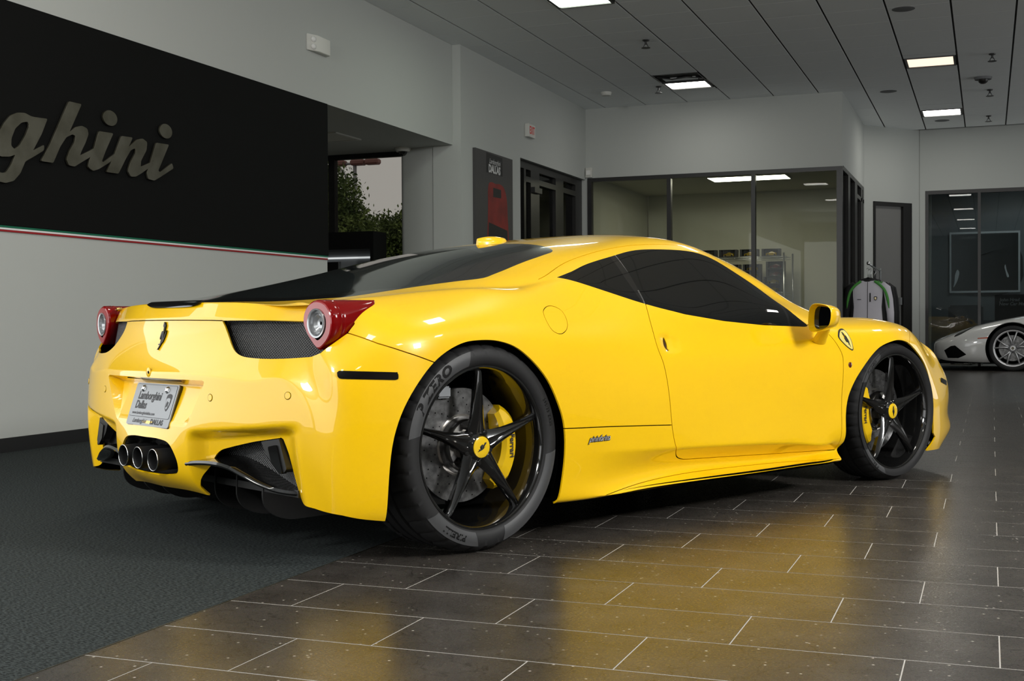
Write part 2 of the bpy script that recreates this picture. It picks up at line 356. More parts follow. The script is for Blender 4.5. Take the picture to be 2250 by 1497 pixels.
# filler strips around the fixtures
for fx, fy0, fy1 in fixcells+near:
    ks = math.floor((fy0-LY0)/PY+.03); ke = math.ceil((fy1-LY0)/PY-.03); a_, b_ = LY0+PY*ks, LY0+PY*ke
    for (y0, y1) in ((a_, fy0-.01), (fy1+.01, b_)):
        if y1-y0 > .02:
            i = len(cv); cv += [(fx+.01, y0, ZC), (fx+.01, y1, ZC), (fx+.592, y1, ZC), (fx+.592, y0, ZC)]; cf.append((i, i+1, i+2, i+3))
tag(meshobj('ceiling_tile_field', cv, cf, 'ceil_tile', ceil), kind='stuff')
mat('lamp_cool', (1, 1, 1), .4, emit=(.90, 1.0, .84), estr=18.0); mat('lamp_warm', (1, 1, 1), .4, emit=(1.0, .78, .60), estr=1.25); mat('lamp_neutral', (1, 1, 1), .4, emit=(1, .97, .9), estr=18.0)
def ceiling_light(fx, y0, y1, m, label, group=None):
    r = empty('ceiling_light', (fx+.301, (y0+y1)/2, ZC)); tag(r, label, 'ceiling light', group)
    w, h = .283, (y1-y0)/2
    bm = bmesh.new()
    bx(bm, -w, -w+.025, -h, h, -.008, .010); bx(bm, w-.025, w, -h, h, -.008, .010); bx(bm, -w+.025, w-.025, -h, -h+.025, -.008, .010); bx(bm, -w+.025, w-.025, h-.025, h, -.008, .010)
    bmobj('frame', bm, 'dark_metal', r)
    meshobj('diffuser', [(-w+.02, -h+.02, .004), (-w+.02, h-.02, .004), (w-.02, h-.02, .004), (w-.02, -h+.02, .004)], [(0, 1, 2, 3)], m, r)
    return r
ceiling_light(-3.949, 10.93, 11.60, 'lamp_cool', 'greenish white ceiling light panel above the far end of the black sign wall')
ceiling_light(-3.949, 15.76, 16.24, 'lamp_neutral', 'white ceiling light panel next to an open dark ceiling bay')
ceiling_light(-.939, 15.40, 15.99, 'lamp_warm', 'warm pinkish ceiling light panel set between two bare tiles')
ceiling_light(-.939, 19.31, 19.92, 'lamp_neutral', 'cream ceiling light panel above the slanted wall with the door')
for x, y0, y1 in near: ceiling_light(x, y0, y1, 'lamp_neutral', 'assumed white ceiling light panel over the showroom floor outside the view', 'assumed showroom ceiling lights')
# the open bay: dark box with conduit
r = empty('ceiling_bay', (-3.949+.301, 15.48, ZC)); tag(r, 'open ceiling bay with missing tile showing dark ducts', 'ceiling opening')
bm = bmesh.new()
for a in ((-.29, -.28, -.26, .26), (.28, .29, -.26, .26), (-.28, .28, -.26, -.25), (-.28, .28, .25, .26)): bx(bm, *a, -.004, .014)
bmobj('bay_frame', bm, 'dark_metal', r)
bm = bmesh.new(); tube(bm, [(-.27, -.1, .008), (-.1, .05, .002), (.1, -.02, .004), (.27, .12, .006)], .012, 6); bmobj('conduit', bm, 'dark_metal', r)
bm = bmesh.new(); bx(bm, -.22, .2, .02, .2, .002, .012); bmobj('junction_plate', bm, 'ceil_tile', r)

def sprinkler(x, y, label):
    r = empty('sprinkler', (x, y, ZC)); tag(r, label, 'sprinkler', 'ceiling sprinklers')
    bm = bmesh.new(); lathe(bm, [(.0, -.0), (.04, -.0), (.035, -.012), (.012, -.016), (.012, -.05), (0, -.05)], 16, 'z'); bmobj('escutcheon', bm, 'dark_metal', r, smooth=40)
    bm = bmesh.new(); tube(bm, [(-.03, 0, -.085), (-.012, 0, -.045)], .004, 6); tube(bm, [(.03, 0, -.085), (.012, 0, -.045)], .004, 6); bmobj('arms', bm, 'dark_metal', r)
    bm = bmesh.new(); lathe(bm, [(0, -.083), (.05, -.085), (.05, -.089), (0, -.091)], 14, 'z'); bmobj('deflector', bm, 'dark_metal', r)
for x, y, lb in ((-3.495, 13.26, 'small ceiling sprinkler between the greenish light and the open bay'), (-4.034, 15.95, 'small ceiling sprinkler right beside the open dark ceiling bay'), (.048, 15.49, 'small ceiling sprinkler beside the warm pinkish light panel'), (.026, 17.9, 'small ceiling sprinkler just past the dome camera'), (.011, 20.2, 'small ceiling sprinkler beside the cream light panel')): sprinkler(x, y, lb)
def disc(name, x, y, rad, h, m, label, cat, grp=None):
    bm = bmesh.new(); lathe(bm, [(0, -h), (rad*.8, -h), (rad, -h*.3), (rad, .0)], 28, 'z'); o = bmobj(name, bm, m, smooth=40); o.location = (x, y, ZC); tag(o, label, cat, grp); return o
disc('smoke_detector', -4.791, 16.086, .075, .045, 'white_plastic', 'round white smoke detector on the ceiling above the far corner', 'smoke detector')
mat('speaker_grey', (.16, .165, .17), .7)
for x, y, lb in ((-.78, 12.92, 'round grey ceiling speaker nearer than the warm light panel'), (-1.252, 17.507, 'round grey ceiling speaker beside the office corner'), (-.661, 20.403, 'round grey ceiling speaker just past the cream light panel')): disc('ceiling_speaker', x, y, .11, .006, 'speaker_grey', lb, 'speaker', 'round ceiling speakers')
r = empty('dome_camera', (-.056, 16.958, ZC)); tag(r, 'small dome camera hanging from the ceiling between two sprinklers', 'camera')
bm = bmesh.new(); lathe(bm, [(0, -.03), (.10, -.03), (.11, 0)], 24, 'z'); bmobj('base', bm, 'speaker_grey', r, smooth=40)
bm = bmesh.new(); lathe(bm, [(0, -.085), (.03, -.08), (.055, -.06), (.062, -.03)], 24, 'z'); bmobj('dome', bm, 'frame_black', r, smooth=60)

# ---- the black sign panel with metal lettering and the three-colour stripe
pan = box('sign_panel', XL+.0005, XL+.016, -2.5, YE, 1.376, 2.738, 'panel_black', bevel=.002); tag(pan, 'large matt black wall panel behind the script lettering', 'wall panel')
for nm, z0, z1, mm, lb in (('stripe_green', 1.362, 1.375, 'flag_green', 'thin green stripe directly under the black wall panel'), ('stripe_white', 1.350, 1.361, 'flag_white', 'thin white stripe between the green and red stripes'), ('stripe_red', 1.338, 1.349, 'flag_red', 'thin red stripe lowest of three below the black panel')):
    tag(box(nm, XL+.0005, XL+.008, -2.5, YE-.001, z0, z1, mm), lb, 'stripe')
LET = {'g': [(6.257, 2.066), (6.146, 2.06), (6.113, 2.061), (6.063, 2.073), (5.998, 2.065), (5.941, 2.039), (5.892, 1.99), (5.86, 1.945), (5.82, 1.876), (5.819, 1.812), (5.857, 1.782), (5.929, 1.79), (5.98, 1.809), (5.941, 1.739), (5.898, 1.69), (5.864, 1.684), (5.825, 1.691), (5.793, 1.635), (5.894, 1.628), (5.962, 1.647), (6.019, 1.701), (6.061, 1.777), (6.134, 1.815), (6.224, 1.866), (6.225, 1.899), (6.126, 1.85), (6.204, 1.963)],
 'h': [(6.454, 2.208), (6.573, 2.208), (6.454, 2.01), (6.511, 2.05), (6.574, 2.068), (6.626, 2.057), (6.637, 2.023), (6.606, 1.962), (6.564, 1.899), (6.552, 1.872), (6.652, 1.917), (6.691, 1.938), (6.676, 1.888), (6.548, 1.821), (6.501, 1.795), (6.447, 1.797), (6.427, 1.832), (6.457, 1.892), (6.506, 1.957), (6.514, 1.994), (6.486, 2.002), (6.426, 1.975), (6.368, 1.906), (6.304, 1.796), (6.196, 1.795), (6.284, 1.919)],
 'i': [(6.741, 2.057), (6.886, 2.062), (6.807, 1.936), (6.768, 1.863), (6.78, 1.855), (6.86, 1.903), (6.916, 1.937), (6.905, 1.9), (6.835, 1.857), (6.736, 1.805), (6.679, 1.787), (6.633, 1.806), (6.642, 1.848), (6.691, 1.934)],
 'n': [(6.969, 2.056), (7.088, 2.061), (7.043, 1.989), (7.128, 2.051), (7.198, 2.069), (7.247, 2.05), (7.238, 1.994), (7.176, 1.911), (7.171, 1.869), (7.275, 1.909), (7.326, 1.937), (7.303, 1.895), (7.183, 1.827), (7.119, 1.796), (7.065, 1.79), (7.036, 1.825), (7.062, 1.888), (7.122, 1.966), (7.114, 1.992), (7.068, 1.973), (7.009, 1.902), (6.934, 1.796), (6.814, 1.794), (6.896, 1.921)],
 'i2': [(7.35, 2.06), (7.496, 2.065), (7.417, 1.939), (7.369, 1.864), (7.389, 1.855), (7.53, 1.936), (7.548, 1.901), (7.401, 1.826), (7.323, 1.789), (7.256, 1.794), (7.241, 1.834), (7.282, 1.914)]}
GH = [(6.087, 2.025), (6.098, 1.997), (6.064, 1.932), (6.014, 1.868), (5.97, 1.839), (5.943, 1.857), (5.947, 1.904), (5.98, 1.968), (6.033, 2.011)]
sign = empty('script_lettering', (XL+.03, 6.7, 1.9)); tag(sign, 'brushed metal script letters mounted on the black wall panel', 'lettering')
def letter(nm, poly, hole=None, dx=0.0):
    cu = bpy.data.curves.new('c', 'CURVE'); cu.dimensions = '2D'; cu.fill_mode = 'BOTH'; cu.extrude = .006; cu.bevel_depth = .0015
    for pl in ([poly] + ([hole] if hole else [])):
        pl = rounded(pl, .012, 3); sp = cu.splines.new('POLY'); sp.points.add(len(pl)-1); sp.use_cyclic_u = True
        for q, p in zip(sp.points, pl): q.co = (p[0]-6.7, p[1]-1.9, 0, 1)
    o = bpy.data.objects.new('c', cu); COL.objects.link(o); dg = bpy.context.evaluated_depsgraph_get(); dg.update(); me0 = o.evaluated_get(dg).to_mesh()
    V_ = [(v.co.z+dx, v.co.x, v.co.y) for v in me0.vertices]; F_ = [tuple(p.vertices) for p in me0.polygons]
    bpy.data.objects.remove(o)
    return meshobj(nm, V_, F_, 'brushed_brass', sign)
for i, (k, v) in enumerate(LET.items()): letter('letter', v, GH if k == 'g' else None, .0012*(i % 2))
for cy, cz_ in ((6.857, 2.161), (7.464, 2.158)): letter('letter_dot', [(cy+.072*math.cos(t), cz_+.051*math.sin(t)) for t in np.linspace(0, 2*PI, 25)[:-1]])

# the rest of the word, left of the view
yy = 5.74
for ch, wd in reversed(list(zip('Lambor', (.36, .30, .44, .31, .28, .22)))):
    Vt, Ft = text_mesh(ch, .46, .006, .35, 4, 1.0, .022); yy -= wd/2
    mz = min(v[1] for v in Vt); meshobj('letter', [(v[2]+.0, yy-6.7+v[0]*1.1, v[1]-mz+1.795-1.9) for v in Vt], Ft, 'brushed_brass', sign); yy -= wd/2+.01
# ---- emergency light on the upper wall
r = empty('emergency_light', (XL, 9.62, 3.16)); tag(r, 'white twin-lens emergency light on the wall above the black panel', 'emergency light')
bm = bmesh.new(); prism(bm, [(0, -.11), (.014, -.11), (.055, .0), (.055, .22), (.0, .24)], 'z', 0, .14)
bmesh.ops.bevel(bm, geom=bm.edges[:], offset=.004, segments=2, affect='EDGES'); bmobj('housing', bm, 'white_plastic', r, smooth=40)
mat('lamp_lens', (.8, .8, .78), .15, 0, .5)
for z_ in (.035, .10):
    bm = bmesh.new(); bmesh.ops.create_uvsphere(bm, u_segments=14, v_segments=8, radius=.03); bmesh.ops.scale(bm, verts=bm.verts, vec=(.6, 1.2, .9)); bmesh.ops.translate(bm, verts=bm.verts, vec=(.038, -.045, z_)); bmobj('lamp_head', bm, 'lamp_lens', r, smooth=60)
# ---- exit sign
r = empty('exit_sign', (XP, 14.84, 3.105)); tag(r, 'white EXIT sign with red letters high above the doorway', 'sign')
box('housing', .0005, .055, -.125, .125, 0, .165, 'white_plastic', r, .004)
mat('exit_red', (.55, .02, .02), .5, emit=(1, .05, .03), estr=.05)
Vt, Ft = text_mesh('EXIT', .135, 0, 0, 3, 1.05, .003); meshobj('exit_letters', [(.0565, u*.62, v+.083) for u, v, _ in Vt], Ft, 'exit_red', r)
# ---- motion sensor in the corner
r = empty('motion_sensor', (-5.40, YB-.001, 2.92)); tag(r, 'small cream motion sensor in the corner above the office frame', 'sensor')
bm = bmesh.new(); prism(bm, rounded([(-.05, -.045), (.05, -.06), (.05, 0), (-.05, 0)], .008, 2), 'z', -.07, .07); bmobj('housing', bm, 'white_plastic', r)
box('lens', -.03, .032, -.066, -.05, -.035, .03, 'lamp_lens', r)

# ---- poster
r = empty('poster', (XP, 13.6, 0)); tag(r, 'tall dark canvas poster with a red shape and white DALLAS lettering', 'poster')
mat('poster_grey', (.052, .050, .050), .6); mat('poster_black', (.006, .006, .006), .6); mat('poster_red', (.22, .012, .008), .6); mat('poster_white', (.6, .6, .6), .6)
noise_color(MAT['poster_red'], (.16, .008, .006), (.25, .014, .009), 5)
box('canvas', .0005, .035, -.588, .588, 1.05, 2.748, 'poster_grey', r)
def pprint(nm, poly, m, d): 
    bm = bmesh.new(); f = bm.faces.new([bm.verts.new((.035+d, y-13.6, z)) for y, z in poly]); bmesh.ops.triangulate(bm, faces=[f]); return bmobj(nm, bm, m, r)
pprint('label_print', [(13.335, 2.735), (13.335, 2.505), (13.848, 2.505), (13.848, 2.725)], 'poster_black', .0006)
Vt, Ft = text_mesh('DALLAS', .125, 0, 0, 3, .95, .006); meshobj('label_text', [(.0365, u*.88+(13.592-13.6), v+2.555) for u, v, _ in Vt], Ft, 'poster_white', r)
Vt, Ft = text_mesh('Lamborghini', .085, 0, .4, 3, .92, 0); meshobj('label_script', [(.0365, u*.9+(13.60-13.6), v+2.645) for u, v, _ in Vt], Ft, 'poster_white', r)
RB = crv([(13.40, 1.93), (13.385, 2.15), (13.38, 2.30), (13.42, 2.385), (13.50, 2.405), (13.62, 2.395), (13.75, 2.405), (13.90, 2.37), (13.985, 2.24), (14.01, 2.0), (13.99, 1.86), (13.70, 1.90)], 4, True)
pprint('print_red', RB, 'poster_red', .0006)
pprint('print_skirt', [(13.40, 1.93), (13.99, 1.87), (14.06, 1.2), (13.36, 1.2)], 'poster_black', .0007)
pprint('print_red_edge', [(13.385, 2.1), (13.41, 2.1), (13.36, 1.2), (13.30, 1.2)], 'poster_red', .0008); pprint('print_red_edge', [(13.98, 2.1), (14.01, 2.05), (14.12, 1.2), (14.07, 1.2)], 'poster_red', .0008)
pprint('print_label', [(13.545, 2.345), (13.545, 2.235), (13.80, 2.24), (13.80, 2.34)], 'poster_black', .0009)
for yc in (13.25, 14.12): pprint('print_red_tip', [(yc+.055*math.cos(t), 1.62+.075*math.sin(t)) for t in np.linspace(0, 2*PI, 13)[:-1]], 'poster_red', .0009)

# ---- glazed doorway in the far left wall (frame set back in the opening)
XF = -5.56
r = empty('door_1', (XF, YD0, 0)); tag(r, kind='structure')
def fr(nm, y0, y1, z0, z1, m='frame_black', x0=-.05, x1=.05, par=None): return box(nm, x0, x1, y0-YD0, y1-YD0, z0, z1, m, par or r)
fr('frame_head', YD0, 17.24, 2.72, ZD); 
for y0, y1 in ((14.83, 14.90), (15.08, 15.41), (16.07, 16.40), (16.94, 17.24)): fr('frame_post', y0, y1, 0, 2.72)
fr('transom', 14.90, 15.08, 2.56, 2.63); fr('transom', 15.41, 16.07, 2.56, 2.63); fr('transom', 16.40, 16.94, 2.56, 2.63); fr('door_closer', 15.10, 15.38, 2.44, 2.51, 'dark_metal', .0505, .10); fr('frame_post', YD0, 14.62, 0, 2.72)
fr('pane', 14.62, 14.83, .02, 2.72, 'pane_dark', -.004, .004)
for y0, y1 in ((14.90, 15.08), (15.41, 16.07), (16.40, 16.94)): fr('pane', y0, y1, .02, 2.72, 'pane_dark', -.004, .004)

# ---- glazed office front and side
off = empty('window_1', (0, YB, 0)); tag(off, kind='structure')
def ofr(nm, x0, x1, z0, z1, m='frame_black', y0=-.035, y1=.06): return box(nm, x0, x1, y0, y1, z0, z1, m, off)
ofr('frame_head', -5.42, XO, 2.785, 2.84)
for x0, x1 in ((-5.42, -5.36), (-4.246, -4.187), (-3.055, -2.999), (-1.905, XO)): ofr('mullion', x0, x1, 0, 2.785)
ofr('frame_sill', -5.36, -1.905, 0, .08)
for x0, x1 in ((-5.36, -4.246), (-4.187, -3.055), (-2.999, -1.905)): ofr('pane', x0, x1, .08, 2.785, 'pane_clear', .005, .012)
off2 = empty('window_2', (XO, YB, 0)); tag(off2, kind='structure')
def osr(nm, y0, y1, z0, z1, m='frame_black', x0=-.08, x1=.0): return box(nm, x0, x1, y0-YB, y1-YB, z0, z1, m, off2)
osr('frame_head', YB+.07, 20.385, 2.80, 2.86)
for y0, y1 in ((18.01, 18.26), (18.95, 19.3), (19.9, 20.1), (20.2, 20.385)): osr('mullion', y0, y1, 0, 2.80)
osr('transom', 19.3, 20.385, 2.60, 2.66)
for y0, y1 in ((YB+.07, 18.01), (18.26, 18.95), (19.3, 19.9)): osr('pane', y0, y1, .05, 2.80, 'pane_dark', -.045, -.038)
# ---- lamps added to brighten the rooms behind the glass
ol = empty('office_fill', (-3.4, 19.0, 2.95)); tag(ol, 'added white fill panel inside the glazed office', 'lamp')
box('casing', -.6, .6, -.3, .3, -.02, -.0005, 'white_plastic', ol); meshobj('fill_panel', [(-.58, -.28, -.0205), (-.58, .28, -.0205), (.58, .28, -.0205), (.58, -.28, -.0205)], [(0, 1, 2, 3)], mat('fill_office', (1, 1, 1), .4, emit=(1, .95, .78), estr=14), ol)

sl = empty('side_room_fill', (-6.2, 16.6, 2.9)); tag(sl, 'small added fill light in the room behind the glazed doorway', 'lamp')  # added to brighten what shows through the doorway panes
box('casing', -.2, .2, -.2, .2, -.02, -.0005, 'white_plastic', sl); meshobj('fill_panel', [(-.19, -.19, -.0205), (-.19, .19, -.0205), (.19, .19, -.0205), (.19, -.19, -.0205)], [(0, 1, 2, 3)], mat('fill_side', (1, 1, 1), .4, emit=(1, .95, .78), estr=5), sl)
fl = empty('far_room_fill', (.6, 22.7, 3.2)); tag(fl, 'long added fill light in the room behind the far glass wall', 'lamp')  # added so the room and its framed picture are lit
box('casing', -.6, .6, -.15, .15, -.02, -.0005, 'white_plastic', fl); meshobj('fill_panel', [(-.58, -.13, -.0205), (-.58, .13, -.0205), (.58, .13, -.0205), (.58, -.13, -.0205)], [(0, 1, 2, 3)], mat('fill_far', (1, 1, 1), .4, emit=(.9, 1, 1), estr=12), fl)
# ---- door in the slanted wall
d2 = empty('door_2', (A[0], A[1], 0), math.atan2(du[1], du[0])); tag(d2, kind='structure')
mat('door_grey', (.17, .17, .165), .55)
dgbox('door_frame', D0, D0+.03, -.03, .12, 0, 2.65, 'frame_black', d2); dgbox('door_frame', D1-.20, D1, -.03, .14, 0, 2.65, 'frame_black', d2); dgbox('door_frame', D0+.03, D1-.20, -.03, .12, 2.59, 2.65, 'frame_black', d2)
dl = dgbox('door_leaf', D0+.03, D1-.20, .02, .06, .01, 2.59, 'door_grey', d2)
dgbox('door_handle', D1-.27, D1-.23, -.03, .02, 1.0, 1.12, 'steel', d2)
# ---- far glazed wall on the right
fw = empty('window_3', (0, YG, 0)); tag(fw, kind='structure')
def ffr(nm, x0, x1, z0, z1, m='frame_black', y0=.0, y1=.07): return box(nm, x0, x1, y0, y1, z0, z1, m, fw)
ffr('frame_head', -.955, 4.2, 2.80, 2.86)
for x0, x1 in ((-.955, -.905), (-.15, -.105), (.86, .91), (1.9, 1.95), (4.15, 4.2)): ffr('mullion', x0, x1, 0, 2.80)
for x0, x1 in ((-.905, -.15), (-.105, .86), (.91, 1.9), (1.95, 4.15)): ffr('pane', x0, x1, .05, 2.80, 'pane_dark', .03, .036)
tag(box('wall_far_right', 4.2, 7, YG, YG+.12, 0, 2.86, 'wall_paint'), kind='structure')
# framed picture behind that glass
r = empty('framed_picture', (-.055, 23.998, 1.24)); tag(r, 'white-framed dark photograph hanging behind the far glass wall', 'picture')
mat('pic_white', (.75, .75, .75), .4); mat('pic_dark', (.012, .013, .014), .2, 0, .3); mat('pic_shape', (.003, .003, .003), .2)
for a in ((-.595, .595, 0, .035), (-.595, .595, 1.065, 1.10), (-.595, -.565, .035, 1.065), (.565, .595, .035, 1.065)): box('frame', a[0], a[1], -.035, -.0005, a[2], a[3], 'pic_white', r)
box('print', -.565, .565, -.015, -.0008, .035, 1.065, 'pic_dark', r)
def pic(nm, pl, m, d):
    bm = bmesh.new(); f = bm.faces.new([bm.verts.new((x, -.0152-d, z)) for x, z in pl]); bmesh.ops.triangulate(bm, faces=[f]); bmobj(nm, bm, m, r)
pic('print_shape', crv([(-.56, .2), (-.45, .5), (-.25, .62), (.0, .68), (.3, .80), (.56, .84), (.56, .04), (-.56, .04)], 3, True), 'pic_shape', .0005)
pic('print_highlight', crv([(-.53, .10), (-.47, .2), (-.43, .38), (-.46, .42), (-.50, .33), (-.51, .2)], 4, True), 'pic_white', .001)
pic('print_highlight', crv([(.35, .50), (.37, .40), (.41, .28), (.385, .27), (.355, .37), (.335, .46)], 4, True), 'pic_white', .001)
# desk sign and desk behind the glass
r = empty('manager_desk', (.5, 22.9, 0)); tag(r, 'dark office desk behind the far glass wall', 'desk')
box('desktop', -.75, .9, -.35, .35, .70, .74, 'frame_black', r); box('side_panel', -.75, -.70, -.35, .35, 0, .70, 'frame_black', r); box('side_panel', .85, .90, -.35, .35, 0, .70, 'frame_black', r); box('modesty_panel', -.70, .85, -.30, -.27, .1, .70, 'frame_black', r)
r = empty('name_sign', (.36, 22.6, .74)); tag(r, 'black name sign with small white lettering on the desk', 'sign')
box('board', -.25, .45, -.01, .01, 0, .435, 'panel_black', r); box('foot', -.1, .3, -.05, .05, 0, .02, 'frame_black', r)
for tx, zz in (('John Hrad', .345), ('New Car Man', .275)):
    Vt, Ft = text_mesh(tx, .075, 0, .15, 3, 1.0, .002); mnx = min(v[0] for v in Vt); meshobj('sign_text', [(u-mnx-.18, -.0115, v+zz) for u, v, _ in Vt], Ft, mat('sign_ink', (.35, .35, .35), .6) if 'sign_ink' not in MAT else 'sign_ink', r)
r = empty('desk_chair', (-.35, 22.2, 0)); tag(r, 'black office chair with a yellow seat behind the far glass', 'chair')
mat('chair_yellow', (.20, .15, .02), .6)
bm = bmesh.new(); bx(bm, -.3, .3, -.25, .25, .42, .52); bmesh.ops.bevel(bm, geom=bm.edges[:], offset=.03, segments=2, affect='EDGES'); bmobj('seat', bm, 'chair_yellow', r, smooth=50)
bm = bmesh.new(); bx(bm, -.28, .28, .2, .27, .55, 1.0); bmesh.ops.bevel(bm, geom=bm.edges[:], offset=.03, segments=2, affect='EDGES'); bmobj('backrest', bm, 'frame_black', r, smooth=50)
bm = bmesh.new(); tube(bm, [(0, 0, .05), (0, 0, .43)], .03, 10); [tube(bm, [(0, 0, .07), (.28*math.cos(a), .28*math.sin(a), .02)], .018, 6) for a in np.linspace(0, 2*PI, 6)[:-1]]; bmobj('base', bm, 'steel', r)
# ================================================================== the yellow sports car
CAR_A = 0.4595
car = empty('sports_car', (-2.4107, 4.263, .0016), PI/2-CAR_A)
tag(car, 'glossy yellow two-door sports car with black five-spoke wheels on the dark tiles', 'car')
mat('paint_yellow', (0.93, 0.557, 0.0009), 0.32, 0.0, 1.0, 0.35, coat_rough=0.02)
mat('gloss_black', (0.006, 0.006, 0.006), 0.08, 0, 0.6)
mat('satin_black', (0.012, 0.012, 0.012), 0.38)
mat('matt_black', (0.008, 0.008, 0.008), 0.75, spec=0.2)
mat('under_black', (0.004, 0.004, 0.004), 0.9, spec=0.05)
mat('tint_glass', (0.004, 0.0045, 0.0045), 0.03, 0, 0.0, 0.55)
mat('chrome', (0.72, 0.72, 0.72), 0.12, 1.0)
mat('carbon', (0.012, 0.012, 0.013), 0.25, 0, 0.4)

# ---- control net -------------------------------------------------------------
XS = {6: -.56, 7: -.44, 8: -.30, 9: -.15, 10: 0, 11: .15, 12: .32, 13: .52, 14: .75, 15: 1.0, 16: 1.3, 17: 1.6, 18: 1.88, 19: 2.12, 20: 2.38, 21: 2.65, 22: 2.9, 23: 3.1}
ROWS = {
 0: [(-.56,.850,.155),(-.44,.925,.15),(0,.93,.14),(.35,.925,.128),(1,.912,.128),(2.1,.912,.128),(2.65,.915,.12),(2.9,.915,.118),(3.1,.895,.115)],
 1: [(-.56,.862,.19),(-.44,.938,.185),(0,.945,.18),(.35,.948,.145),(1,.948,.142),(2.1,.942,.142),(2.65,.93,.16),(2.9,.928,.16),(3.1,.905,.155)],
 2: [(-.56,.872,.25),(-.44,.946,.25),(0,.955,.25),(.35,.952,.21),(.6,.935,.195),(.8,.908,.192),(1,.889,.192),(2.1,.888,.176),(2.4,.92,.2),(2.65,.935,.22),(2.9,.935,.21),(3.1,.91,.21)],
 3: [(-.56,.878,.33),(-.44,.949,.33),(0,.96,.33),(.35,.958,.31),(.7,.942,.29),(1,.930,.277),(1.5,.926,.255),(2.15,.926,.228),(2.65,.94,.3),(2.9,.935,.29),(3.1,.91,.28)],
 4: [(-.56,.878,.43),(-.44,.95,.42),(0,.962,.42),(.35,.962,.42),(.7,.94,.41),(1,.925,.4),(1.5,.912,.385),(2.15,.918,.37),(2.65,.943,.40),(2.9,.935,.38),(3.1,.905,.36)],
 5: [(-.56,.872,.53),(-.44,.947,.53),(0,.962,.54),(.35,.958,.54),(.7,.93,.53),(1,.913,.52),(1.5,.9,.505),(2.15,.912,.49),(2.65,.943,.51),(2.9,.93,.49),(3.1,.89,.45)],
 6: [(-.56,.855,.63),(-.44,.935,.64),(0,.956,.65),(.35,.945,.655),(.7,.91,.64),(1,.895,.63),(1.5,.888,.61),(2.15,.9,.595),(2.65,.938,.62),(2.9,.92,.585),(3.1,.87,.53)],
 7: [(-.56,.815,.72),(-.44,.895,.74),(0,.922,.775),(.35,.905,.765),(.7,.875,.745),(1,.865,.725),(1.5,.868,.695),(2.15,.878,.68),(2.65,.905,.715),(2.9,.88,.68),(3.1,.83,.61)],
 8: [(-.56,.765,.815),(-.44,.79,.838),(-.3,.795,.852),(0,.80,.877),(.2,.815,.882),(.35,.82,.875),(.52,.795,.89),(.6,.79,.895),(.75,.805,.87),(.92,.82,.842),(1.16,.84,.801),(1.4,.85,.772),(1.68,.85,.753),(2,.845,.742),(2.15,.85,.735),(2.4,.85,.748),(2.65,.84,.76),(2.9,.82,.735),(3.1,.775,.67)],
 9: [(-.56,.66,.83),(-.44,.70,.843),(0,.735,.887),(.35,.755,.905),(.52,.755,.93),(.75,.765,.925),(1,.77,.91),(1.3,.775,.885),(1.6,.79,.86),(1.88,.80,.83),(2.12,.795,.785),(2.38,.785,.772),(2.65,.77,.78),(2.9,.75,.747),(3.1,.71,.692)],
 10: [(-.56,.55,.832),(-.44,.60,.846),(-.17,.64,.883),(.1,.66,.918),(.23,.67,.933),(.45,.69,.955),(.6,.695,.978),(.92,.66,1.03),(1.1,.625,1.066),(1.32,.605,1.079),(1.5,.605,1.075),(1.65,.63,1.03),(1.88,.70,.905),(2.12,.725,.84),(2.38,.70,.79),(2.65,.68,.777),(2.9,.66,.747),(3.1,.62,.70)],
 11: [(-.56,.40,.838),(-.44,.45,.852),(0,.47,.928),(.3,.5,.985),(.6,.53,1.045),(.92,.52,1.09),(1.3,.46,1.14),(1.5,.48,1.126),(1.65,.525,1.09),(1.88,.60,.998),(2.12,.62,.885),(2.38,.56,.79),(2.65,.52,.745),(2.9,.5,.715),(3.1,.47,.675)],
 12: [(-.56,.2,.842),(-.44,.22,.858),(0,.24,.94),(.3,.26,1.005),(.6,.28,1.07),(.92,.28,1.12),(1.3,.26,1.158),(1.5,.26,1.16),(1.65,.28,1.148),(1.88,.32,1.085),(2.12,.34,.985),(2.38,.3,.85),(2.65,.27,.735),(2.9,.25,.69),(3.1,.24,.65)],
 13: [(-.56,0,.843),(-.44,0,.86),(0,0,.945),(.3,0,1.012),(.6,0,1.076),(.92,0,1.125),(1.3,0,1.165),(1.5,0,1.168),(1.65,0,1.16),(1.88,0,1.105),(2.12,0,1.01),(2.38,0,.87),(2.65,0,.735),(2.9,0,.68),(3.1,0,.64)],
}
WR = [0, .15, .30, .45, .60]
REAR = {  # row: (x at the six rear columns, last w, z list)
 8: ([-.643,-.640,-.627,-.600,-.560,-.520], .685, [.848,.847,.845,.840,.835,.830]),
 7: ([-.683,-.678,-.662,-.632,-.585,-.540], .70, [.793,.793,.792,.788,.782,.776]),
 6: ([-.684,-.680,-.668,-.645,-.612,-.565], .73, [.735,.735,.735,.733,.728,.722]),
 5: ([-.713,-.710,-.700,-.682,-.650,-.600], .74, [.655,.655,.655,.653,.650,.645]),
 4: ([-.747,-.743,-.733,-.714,-.680,-.625], .75, [.605,.605,.603,.598,.590,.580]),
 3: ([-.747,-.744,-.736,-.718,-.685,-.630], .76, [.500,.500,.500,.497,.493,.488]),
 2: ([-.757,-.752,-.740,-.718,-.685,-.630], .76, [.390,.390,.388,.385,.380,.375]),
 1: ([-.757,-.747,-.720,-.693,-.663,-.615], .75, [.270,.270,.265,.258,.25,.245]),
 0: ([-.690,-.680,-.665,-.650,-.630,-.598], .74, [.200,.200,.190,.178,.168,.160]),
}
FRONT_W = [.80, .68, .53, .36, .18, 0]; FRONT_DX = [0, .13, .23, .30, .34, .35]
